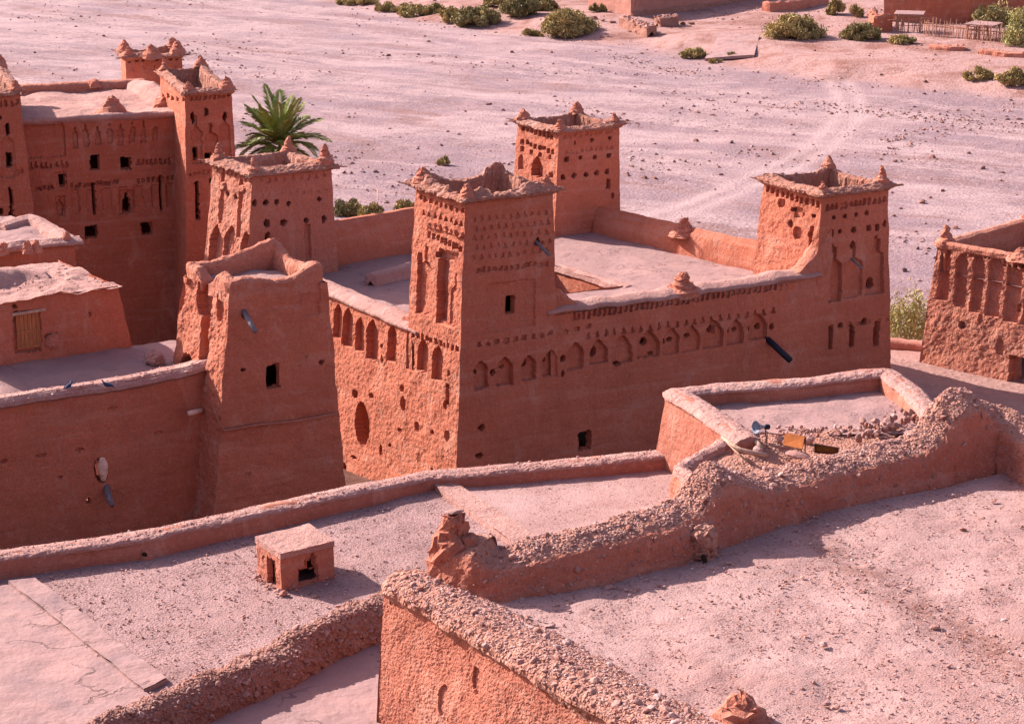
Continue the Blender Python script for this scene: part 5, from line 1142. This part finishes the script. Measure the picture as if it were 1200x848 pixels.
# horn loudspeaker
hq = J(896, 500, 16.45); hn = empty('horn_loudspeaker', hq, 'pale blue-grey horn loudspeaker lying on its side on the junk pile', 'loudspeaker')
def cone(parent, name, a, b, rows, mat, n=20):
    a = np.asarray(a, float); d = unit(np.asarray(b, float)-a); s_ = unit(np.cross(d, [0, .2, 1])); t_ = np.cross(d, s_); th = np.linspace(0, 2*math.pi, n+1)
    V = np.stack([np.stack([a+d*x+r*(math.cos(q)*s_+math.sin(q)*t_) for x, r in rows]) for q in th])
    return mk(name, V, gfaces(*V.shape[:2]), mat, parent, True)
bdir = np.array([-.75, -.45, .12])
cone(hn, 'horn', hq, hq+bdir, [(.0, .03), (.08, .045), (.16, .075), (.22, .11), (.26, .15), (.27, .155), (.25, .14), (.21, .10), (.16, .06), (.1, .035), (.02, .0)], M['horn'])
cone(hn, 'driver', hq-unit(bdir)*.14, hq, [(0, .001), (0, .05), (.02, .065), (.1, .065), (.14, .04), (.16, .0)], M['pipe'], 14)
m = MB(); m.tube([hq+[0, 0, -.02], hq+[.03, .0, -.12], hq+[.02, .02, -.25]], .015, 6); m.build('bracket', M['iron'], hn)

# pigeons on the terrace wall
def pigeon(u, v, yaw, label):
    p = fpt(0, 0); q = PZ(u, v, ZF-.05); r_ = empty('pigeon', q, label, 'pigeon', 'pigeons on the terrace wall')
    V = []; th = np.linspace(0, 2*math.pi, 13); c_, s_ = math.cos(yaw), math.sin(yaw); k = 1.1
    rows = [(-.21, .10, .004, .02), (-.14, .11, .03, .012), (-.08, .125, .052, .045), (0, .14, .066, .062), (.07, .155, .062, .062), (.11, .185, .045, .045), (.13, .225, .030, .032), (.145, .255, .030, .030), (.165, .262, .022, .022), (.18, .258, .008, .008), (.205, .25, .003, .003)]
    for x, z, a, b in rows:
        V.append([[k*(x*c_-a*math.cos(t)*s_), k*(x*s_+a*math.cos(t)*c_), k*(z+b*math.sin(t))] for t in th])
    V = np.array(V)+q; mk('body', V.transpose(1, 0, 2), gfaces(13, len(rows)), M['pigeon'], r_, True)
    for sd in (-1, 1):
        m = MB(); m.tube([q+[-sd*.03*s_*k, sd*.03*c_*k, .12], q+[-sd*.03*s_*k, sd*.03*c_*k, 0.0]], .008, 5); m.build('leg', M['farwall'], r_)
        W_ = [[k*(x*c_-sd*y*s_), k*(x*s_+sd*y*c_), k*z] for x, y, z in ((.08, .06, .17), (.02, .072, .185), (-.1, .05, .165), (-.2, .02, .12), (-.06, .066, .12), (.05, .066, .13))]
        V = np.array(W_+[[a*.93, b*.93, c-.012] for a, b, c in W_])+q
        mk('wing', V, [np.array([[0, 1, 2, 3], [0, 3, 4, 5], [6, 9, 8, 7], [6, 11, 10, 9]])], M['pigeon'], r_)
pigeon(80, 458, 1.0, 'dark pigeon standing upright on the terrace wall, left of the other')
pigeon(126, 456, 2.9, 'blue-grey pigeon sitting side-on, on the terrace wall')

# ------------------------------------------------------------------ plants
def leaves(centres, radii, n, size, updn=0.6, seedt=None):
    """n small leaf faces through a set of clumps"""
    c = np.asarray(centres); k = RNG.integers(0, len(c), n); d = RNG.normal(size=(n, 3)); d /= np.linalg.norm(d, axis=1)[:, None]
    r = RNG.random(n)**(1/2.2); P = c[k]+d*r[:, None]*np.asarray(radii)[k]
    a = RNG.normal(size=(n, 3)); a[:, 2] += updn; a /= np.linalg.norm(a, axis=1)[:, None]
    b = np.cross(a, RNG.normal(size=(n, 3))); b /= np.linalg.norm(b, axis=1)[:, None]
    s_ = size*RNG.uniform(.6, 1.4, n)[:, None]
    V = np.stack([P-b*s_*.22, P+a*s_*.5+b*s_*.05, P+a*s_*1.1, P+a*s_*.4-b*s_*.3+0*b], 1)
    V = np.stack([P-a*s_*.6, P+b*s_*.17, P+a*s_*.8, P-b*s_*.17], 1)
    tint = np.clip(0.5+0.25*RNG.normal(size=n)+0.28*np.sin(k*2.4), 0, 1)
    return V.reshape(-1, 3), np.arange(n*4).reshape(n, 4), np.repeat(tint, 4)
def shrub(u, v, w, h, label, mat='shrub', n=None, group=None, cat='shrub', name='shrub', leafpx=3.2, p=None):
    p = GP(u, v) if p is None else p; k = np.linalg.norm(p-CAMP)/F_PX; W_, H_ = w*k/2, h*k
    H_ *= .88; r_ = empty(name, p, label, cat, group); nc_ = max(5, int(w*h/28)+4)
    c = []; rd = []
    for i in range(nc_):
        a = random.uniform(0, 6.28); q = math.sqrt(random.random()); hh = random.random()**.8*(1-.65*q**2)
        c.append(p+[W_*.95*q*math.cos(a), W_*.7*q*math.sin(a), H_*(.08+.74*hh)]); s_ = random.uniform(.10, .30); rd.append([W_*s_*1.1+.05, W_*s_+.05, H_*s_*.8+.05])
    n = n or int(700+w*h*4.5); V, F_, t = leaves(c, rd, n, k*leafpx, .9)
    V[:, 2] = np.maximum(V[:, 2], p[2]-.05)
    mk('foliage', V, F_, M[mat], r_, False, tint=t)
    for i in range(4):
        q = c[random.randrange(nc_)]; m = MB(); m.tube([p+[random.uniform(-.1, .1), random.uniform(-.1, .1), -.1], (p+q)/2+[random.uniform(-.1, .1), 0, .05], q], [.05*W_**.5, .035*W_**.5, .012], 5); m.build('stem', M['bark'], r_)
    return r_
SH = [(590, 8, 44, 22, 'dry brownish bush between the two dark bushes at the top edge', 'shrub'), (640, 12, 34, 20, 'olive bush squeezed between the dark bush and the tall tamarisk', 'shrub_dk'), (508, 8, 30, 14, 'low brown scrub at the top edge between two dry bushes', 'shrub'), (430, 3, 28, 9, 'thin scrub at the top edge right of the leftmost bush', 'shrub'), (470, 5, 30, 10, 'faded scrub at the top edge behind the dry brown bush', 'shrub'), (700, 14, 20, 12, 'small scrub tuft between the tall tamarisk and the pink house', 'shrub_dk'),
      (930, 44, 68, 34, 'big round olive-yellow shrub beside the path, widest on the far bank', 'shrub'), (1010, 46, 44, 26, 'grey-green shrub sprawling beside the stick fence', 'shrub_dk'), (1055, 51, 34, 12, 'low flat green shrub just in front of the stick shelter', 'shrub'),
      (1148, 86, 32, 17, 'small round olive shrub on the sandy bank below the fence', 'shrub'), (1187, 93, 36, 24, 'olive shrub on the sandy bank touching the right edge', 'shrub'), (813, 59, 30, 16, 'yellowish tuft beside the pale concrete slab', 'shrub'), (857, 66, 16, 8, 'tiny dry tuft below the pale concrete slab', 'shrub'), (838, 70, 14, 6, 'tiny brown tuft among stones at the bank edge', 'shrub'),
      (979, 17, 20, 26, 'small upright shrub like a young tree above the big round shrub', 'shrub'), (1002, 20, 18, 18, 'small yellowish shrub left of the stone ruin', 'shrub'),
      (667, 30, 62, 42, 'tall dense tamarisk bush in front of the pink house', 'shrub'), (612, 18, 50, 34, 'dark green bush left of the tall tamarisk', 'shrub_dk'), (560, 20, 54, 30, 'dark broad bush on the far bank at the top edge', 'shrub_dk'), (528, 19, 30, 24, 'brownish bush at the left end of the bush row', 'shrub'), (488, 12, 44, 18, 'dry brown bush at the top edge, left of the dark bushes', 'shrub'), (452, 8, 30, 12, 'low dry bush at the top edge, second from the left end', 'shrub'), (408, 6, 26, 10, 'low dry bush at the top edge at the left end of the row', 'shrub'),
      (625, 33, 28, 11, 'low straw-coloured tuft at the foot of the tall tamarisk', 'shrub'), (540, 26, 12, 8, 'small rusty tuft on the bank below the bush row', 'shrub'),
      (520, 194, 16, 14, 'lone small shrub on the riverbed behind the nearest kasbah tower', 'shrub'), (408, 252, 34, 26, 'dark shrub behind the kasbah beside its back left tower', 'shrub_dk'), (437, 257, 34, 22, 'light green shrub behind the back wall of the kasbah', 'shrub'), (476, 256, 30, 30, 'yellow-green shrub behind the kasbah, next to the nearest tower', 'shrub')]
for a in SH: shrub(*a[:4], a[4], a[5])
def tree(u, v, w, h, label, trunk=.35, mat='tree', nl=2600, leafpx=3.0):
    p = GP(u, v); k = np.linalg.norm(p-CAMP)/F_PX; W_, H_ = w*k/2, h*k; r_ = empty('tree', p, label, 'tree')
    c = []; rd = []; m = MB(); top = p+[0, 0, H_*trunk]
    m.tube([p-[0, 0, .2], p*.5+top*.5+[.08, 0, 0], top], [.16*W_**.6, .12*W_**.6, .09*W_**.6], 7); m.build('trunk', M['bark'], r_, True)
    for i in range(16):
        a = i*2.4; q = random.uniform(.25, .85); hh = random.uniform(.3, 1)
        e = p+[W_*q*math.cos(a)*(1.15-.5*hh), W_*q*math.sin(a)*(1.15-.5*hh), H_*(trunk*.6+(.93-trunk*.6)*hh)]; c.append(e); s_ = random.uniform(.22, .38); rd.append([W_*s_, W_*s_, H_*s_*.5])
        if i < 9:
            m = MB(); m.tube([top-[0, 0, .2], top*.5+e*.5+[0, 0, .1], e], [.06*W_**.6, .04*W_**.6, .012], 5); m.build('limb', M['bark'], r_)
    V, F_, t = leaves(c, rd, nl, k*leafpx, .7); mk('crown', V, F_, M[mat], r_, False, tint=t)
shrub(1064, 0, 62, 98, 'feathery green bush between the right kasbah tower and the columned house', 'tree', 5200, None, 'bush', 'bush', 3.4, PY(1064, 408, 101))
shrub(1163, 30, 52, 34, 'dark tree-like bush overhanging the red wall at the top right', 'shrub_dk', 2600, None, 'bush', 'bush')
shrub(1198, 54, 46, 58, 'tall yellow-green bush in the top right corner', 'tree', 3400, None, 'bush', 'bush')

# date palm
pb = np.array([*PY(326, 165, 113)[:2], 0.0]); pb[2] = float(gz(pb[0], pb[1])); ct = PY(328, 175, 113)
pm = empty('palm_tree', pb, 'date palm with arching green fronds behind the back left kasbah tower', 'palm tree')
m = MB(); zz = np.linspace(pb[2]-.2, ct[2], 26); m.tube([[pb[0]+.15*math.sin(z*.3), pb[1], z] for z in zz], [.30+.035*(i % 2) for i in range(26)], 10); m.build('trunk', M['bark'], pm)
def frond_mesh(droop, L_=2.9, mat='palm'):
    Vs, Fs, ti = [], [], []; n0 = 0; t = np.linspace(0, 1, 15)
    X = L_*(t*math.cos(.25)-.10*droop*t**2); Z = L_*(t*.55-droop*t**2*.75)
    R_ = np.stack([X, 0*t, Z], -1)
    for s_ in (-1, 1):      # spine
        Vs.append(np.stack([R_[:, 0], np.full(15, s_*.025)*(1-.8*t), R_[:, 2]], -1))
    a = np.arange(14); Fs.append(np.stack([a, a+1, a+16, a+15], -1)); ti += [.7]*30; n0 = 30
    for j in range(46):
        q = .10+.90*j/45; p = np.array([np.interp(q, t, R_[:, k]) for k in range(3)]); d = unit(np.array([np.interp(min(q+.04, 1), t, R_[:, k]) for k in range(3)])-np.array([np.interp(q-.04, t, R_[:, k]) for k in range(3)]))
        ln = .55*math.sin(math.pi*min(1, q*.9+.12))**.6+.1
        for sd in (-1, 1):
            e = unit(d*.75+np.array([0, sd*.75, .0])+np.array([0, 0, .25*random.uniform(-.3, 1)])); w_ = np.cross(e, [0, 0, 1.]); w_ = unit(w_)*.045
            tip = p+e*ln+[0, 0, -.10*ln]
            Vs.append(np.array([p-w_*.6, p+e*ln*.5+[0, 0, .01]-w_, tip, p+e*ln*.5+w_+[0, 0, .01]])); Fs.append(np.array([[n0, n0+1, n0+2, n0+3]])); n0 += 4; ti += [random.random()*.6+.2*q]*4
    return mesh_data('frond', np.concatenate(Vs), np.concatenate(Fs), M[mat], False, ti)
FM = [frond_mesh(d) for d in (.25, .5, .8, 1.1)]
for i in range(38):
    el = (i/37); k = min(3, int(el*4)); s_ = random.uniform(.85, 1.1)
    inst('frond', FM[k], pm, ct+[0, 0, .25-el*.3], (random.uniform(-.2, .2), -.78+el*1.05+random.uniform(-.1, .1), i*2.4+random.uniform(-.2, .2)), (s_,)*3)

DM = frond_mesh(1.0, 2.3, 'palm_dead')
for i in range(11):
    s_ = random.uniform(.7, 1.0); inst('frond', DM, pm, ct+[0, 0, -.15], (random.uniform(-.3, .3), random.uniform(.55, 1.0), i*.6+random.uniform(-.2, .2)), (s_,)*3)
# ------------------------------------------------------------------ far bank
def cq(u, v, dz=0): return GP(u, v)+np.array([0, 0, dz])
F0 = cq(739, 19); dr_ = np.array([math.cos(rad(40)), math.sin(rad(40))]); dl_ = np.array([-math.cos(rad(58)), math.sin(rad(58))])
fw = empty('house', F0, 'pink clay house on the far bank at the top edge, with a stone footing', 'house')
A0 = np.append(F0[:2], F0[2]-.3); A1 = A0+np.append(dr_*24, 0); A2 = A0+np.append(dl_*9, 0); up3 = np.array([0, 0, 4.3])
panel('wall', fw, A0, A1, A0+up3, A1+up3, [('r', 752, 3, 5, 14, .15, 2, 0), ('r', 745, 4, 3, 12, .12, 0, 0)], .2, .06, .02, 1, M['farwall'])
panel('wall', fw, A2, A0, A2+up3, A0+up3, (), .2, .06, .02, 1, M['farwall'])
panel('wall', fw, A1, A1+np.append(dl_*9, 0), A1+up3, A1+np.append(dl_*9, 0)+up3, (), .4, .06, .02, 1, M['farwall'])
flat('roof', fw, [A0+up3, A1+up3, A1+up3+np.append(dl_*9, 0), A2+up3], .4, .05, 1, M['roof'])
sweep('footing', fw, [(*A0[:2], A0[2]), (*(A0*.5+A1*.5)[:2], A0[2]+.2), (*A1[:2], A0[2]+.4)], [(-.1, -.2), (-.1, .7), (.1, .75), (.32, .6), (.4, -.2)], .2, .16, 1.5, 4, M['rubble'], 12, False, .3)
def stonewall(pts, h, w_, label, mat='rubble', name='stone_wall', n=40, big=.3):
    P = [cq(u, v) for u, v in pts]; r_ = empty(name, P[0], label, 'wall')
    o, V = sweep('core', r_, [(p[0], p[1], p[2]-.1) for p in P], [(-w_/2, -.3), (-w_/2, h*.9), (0, h), (w_/2, h*.9), (w_/2+.08, -.3)], .2, .18, 1.3, 4, M[mat], 16, False, .12)
    for p in on_grid(V, n, (.3, .7)):
        s_ = random.uniform(.12, big); inst('stone', random.choice(SM), r_, p, (random.uniform(0, 3), random.uniform(0, 3), 0), (s_, s_, s_*.8))
    return r_
stonewall(((731, 31), (748, 35), (764, 38)), 1.25, 1.3, 'short thick wall of piled pale stones, nearer and longer of the two by the pink house', n=60)
stonewall(((770, 31), (792, 29)), 1.2, 1.2, 'short thick wall of piled stones, farther and shorter of the two by the pink house', n=40)
stonewall(((895, 13), (903, 14), (930, 12), (968, 4)), 1.3, .6, 'low curved clay wall above the big round shrub', 'adobe_old', 'garden_wall', n=6)
stonewall(((1022, 30), (1026, 38), (1042, 36)), 2.0, .8, 'ruined corner of a brown stone wall beside the stick shelter', 'adobe_brown', 'ruined_wall', n=20)
rw_ = stonewall(((1036, 24), (1090, 27), (1165, 26), (1230, 22)), 3.6, .8, 'tall dark red clay wall at the top right behind the stick fence', 'adobe_brown', 'garden_wall', n=10)
# stones along the foot of the bank
for u, v, lb in ((697, 22, 'rough stone beside the tall tamarisk'), (706, 25, 'rough stone on the slope below the pink house'), (718, 27, 'rough stone against the piled stone wall'), (800, 29, 'loose stone at the end of the shorter piled wall'), (810, 29, 'outermost loose stone beyond the shorter piled wall')):
    tag(inst('boulder', random.choice(BM), None, cq(u, v, .15), (0, 0, u), (.5, .45, .4)), lb, 'boulder')
sb = [cq(826, 58, .12), cq(884, 60, .12), cq(890, 44, .12), cq(842, 42, .12)]
ps = slab('concrete_slab', fw, sb, .18, M['screed']); ps.parent = None; ps.location = ORG[fw.name]; tag(ps, 'pale flat slab crossing the path at the edge of the riverbed', 'slab')
# stones and crumbs on the far bank
n = 16000; X = RNG.uniform(-25, 70, n); Y = RNG.uniform(195, 300, n); b_ = bankdist(X, Y)
k_ = (b_ > -3) & (np.abs(X) < .25*Y) & (RNG.random(n) < np.clip(.1+1.6*fbm(np.stack([X*.07, Y*.07, 0*X], -1), 4, 91)+.5*np.exp(-(b_/4)**2), 0, 1)); X, Y = X[k_], Y[k_]
sz = .04+.22*RNG.random(len(X))**6; o = pebbles('bank_stones', np.stack([X, Y, gz(X, Y)+.03], -1), sz, M['pebble_dk'])
tag(o, 'small reddish stones scattered over the sandy far bank', 'stones', None, 'stuff')
stonewall(((1092, 56), (1112, 58), (1130, 58)), .5, 1.6, 'low crumbling earth bank below the middle of the stick fence', 'adobe_old', 'earth_bank', n=12, big=.2)
stonewall(((1150, 62), (1180, 66), (1215, 67)), .55, 1.5, 'low crumbling earth bank below the right end of the stick fence', 'adobe_old', 'earth_bank', n=14, big=.22)
fe = empty('stick_fence', cq(1120, 46), 'ragged fence of upright dry sticks in front of the tall red wall', 'fence')
n = 80
for i in range(n):
    t = i/(n-1); u = 1083+132*t; v = 41+12*t+random.uniform(-1, 1); p = cq(u, v); h = random.uniform(1.1, 2.1)
    m = MB(); m.tube([p-[0, 0, .1], p+[random.uniform(-.2, .2), random.uniform(-.1, .1), h]], [.055, .03], 5); m.build('stick', M['stick'], fe)
for v0, v1 in ((30, 31), (36, 41)):
    m = MB(); m.tube([cq(1083, 41, .8)+[0, 0, (41-v0)*.05], cq(1150, 47, 1.0), cq(1212, 52, .9)], .05, 5); m.build('rail', M['stick'], fe)
def shelter(u0, v0, u1, v1, h, label):
    a, b = cq(u0, v0), cq(u1, v1); r_ = empty('stick_shelter', a, label, 'shelter'); d = np.append(unit((b-a)[:2]), 0); q = np.array([-d[1], d[0], 0])*2.2; L_ = np.linalg.norm((b-a)[:2])
    for s_, t in ((0, 0), (1, 0), (0, 1), (1, 1), (.5, 0)):
        p = a+d*L_*s_+q*t; m = MB(); m.tube([p-[0, 0, .2], p+[.05, 0, h]], [.09, .07], 6); m.build('post', M['stick'], r_)
    for k in (.35, .6, .85):
        m = MB(); m.tube([a+[0, 0, h*k]-d*.2, a+d*L_*1.1+[0, 0, h*k+.05]], .05, 5); m.build('rail', M['stick'], r_)
    for k in range(16):
        p = a+d*L_*random.random(); m = MB(); m.tube([p, p+[random.uniform(-.3, .3), 0, h*.9]], .04, 5); m.build('stick', M['stick'], r_)
    c = [a+[0, 0, h]-d*.3-q*.1, a+d*(L_+.3)+[0, 0, h]-q*.1, a+d*(L_+.3)+q*1.1+[0, 0, h+.1], a+q*1.1-d*.3+[0, 0, h+.1]]
    board('roof', r_, [x+[0, 0, .05] for x in c], .12, M['roof'])
shelter(1050, 37, 1078, 38, 1.9, 'stick shelter with a pale flat top in front of the stone ruin')
shelter(1133, 46, 1160, 48, 1.6, 'low stick pen with a pale flat top in the middle of the fence')
tubeobj('pole', [cq(1040, 38, 1.3), cq(1065, 36, 1.4), cq(1090, 34, 1.2)], .06, M['stick'], 'long thin pole lying across the front of the stick shelter', 'pole', 6)
tubeobj('stick', [cq(442, 254, 0), cq(443, 240, .2)+[0, 0, .9]], .04, M['stick'], 'thin upright stick standing behind the back wall of the kasbah', 'stick', 6)
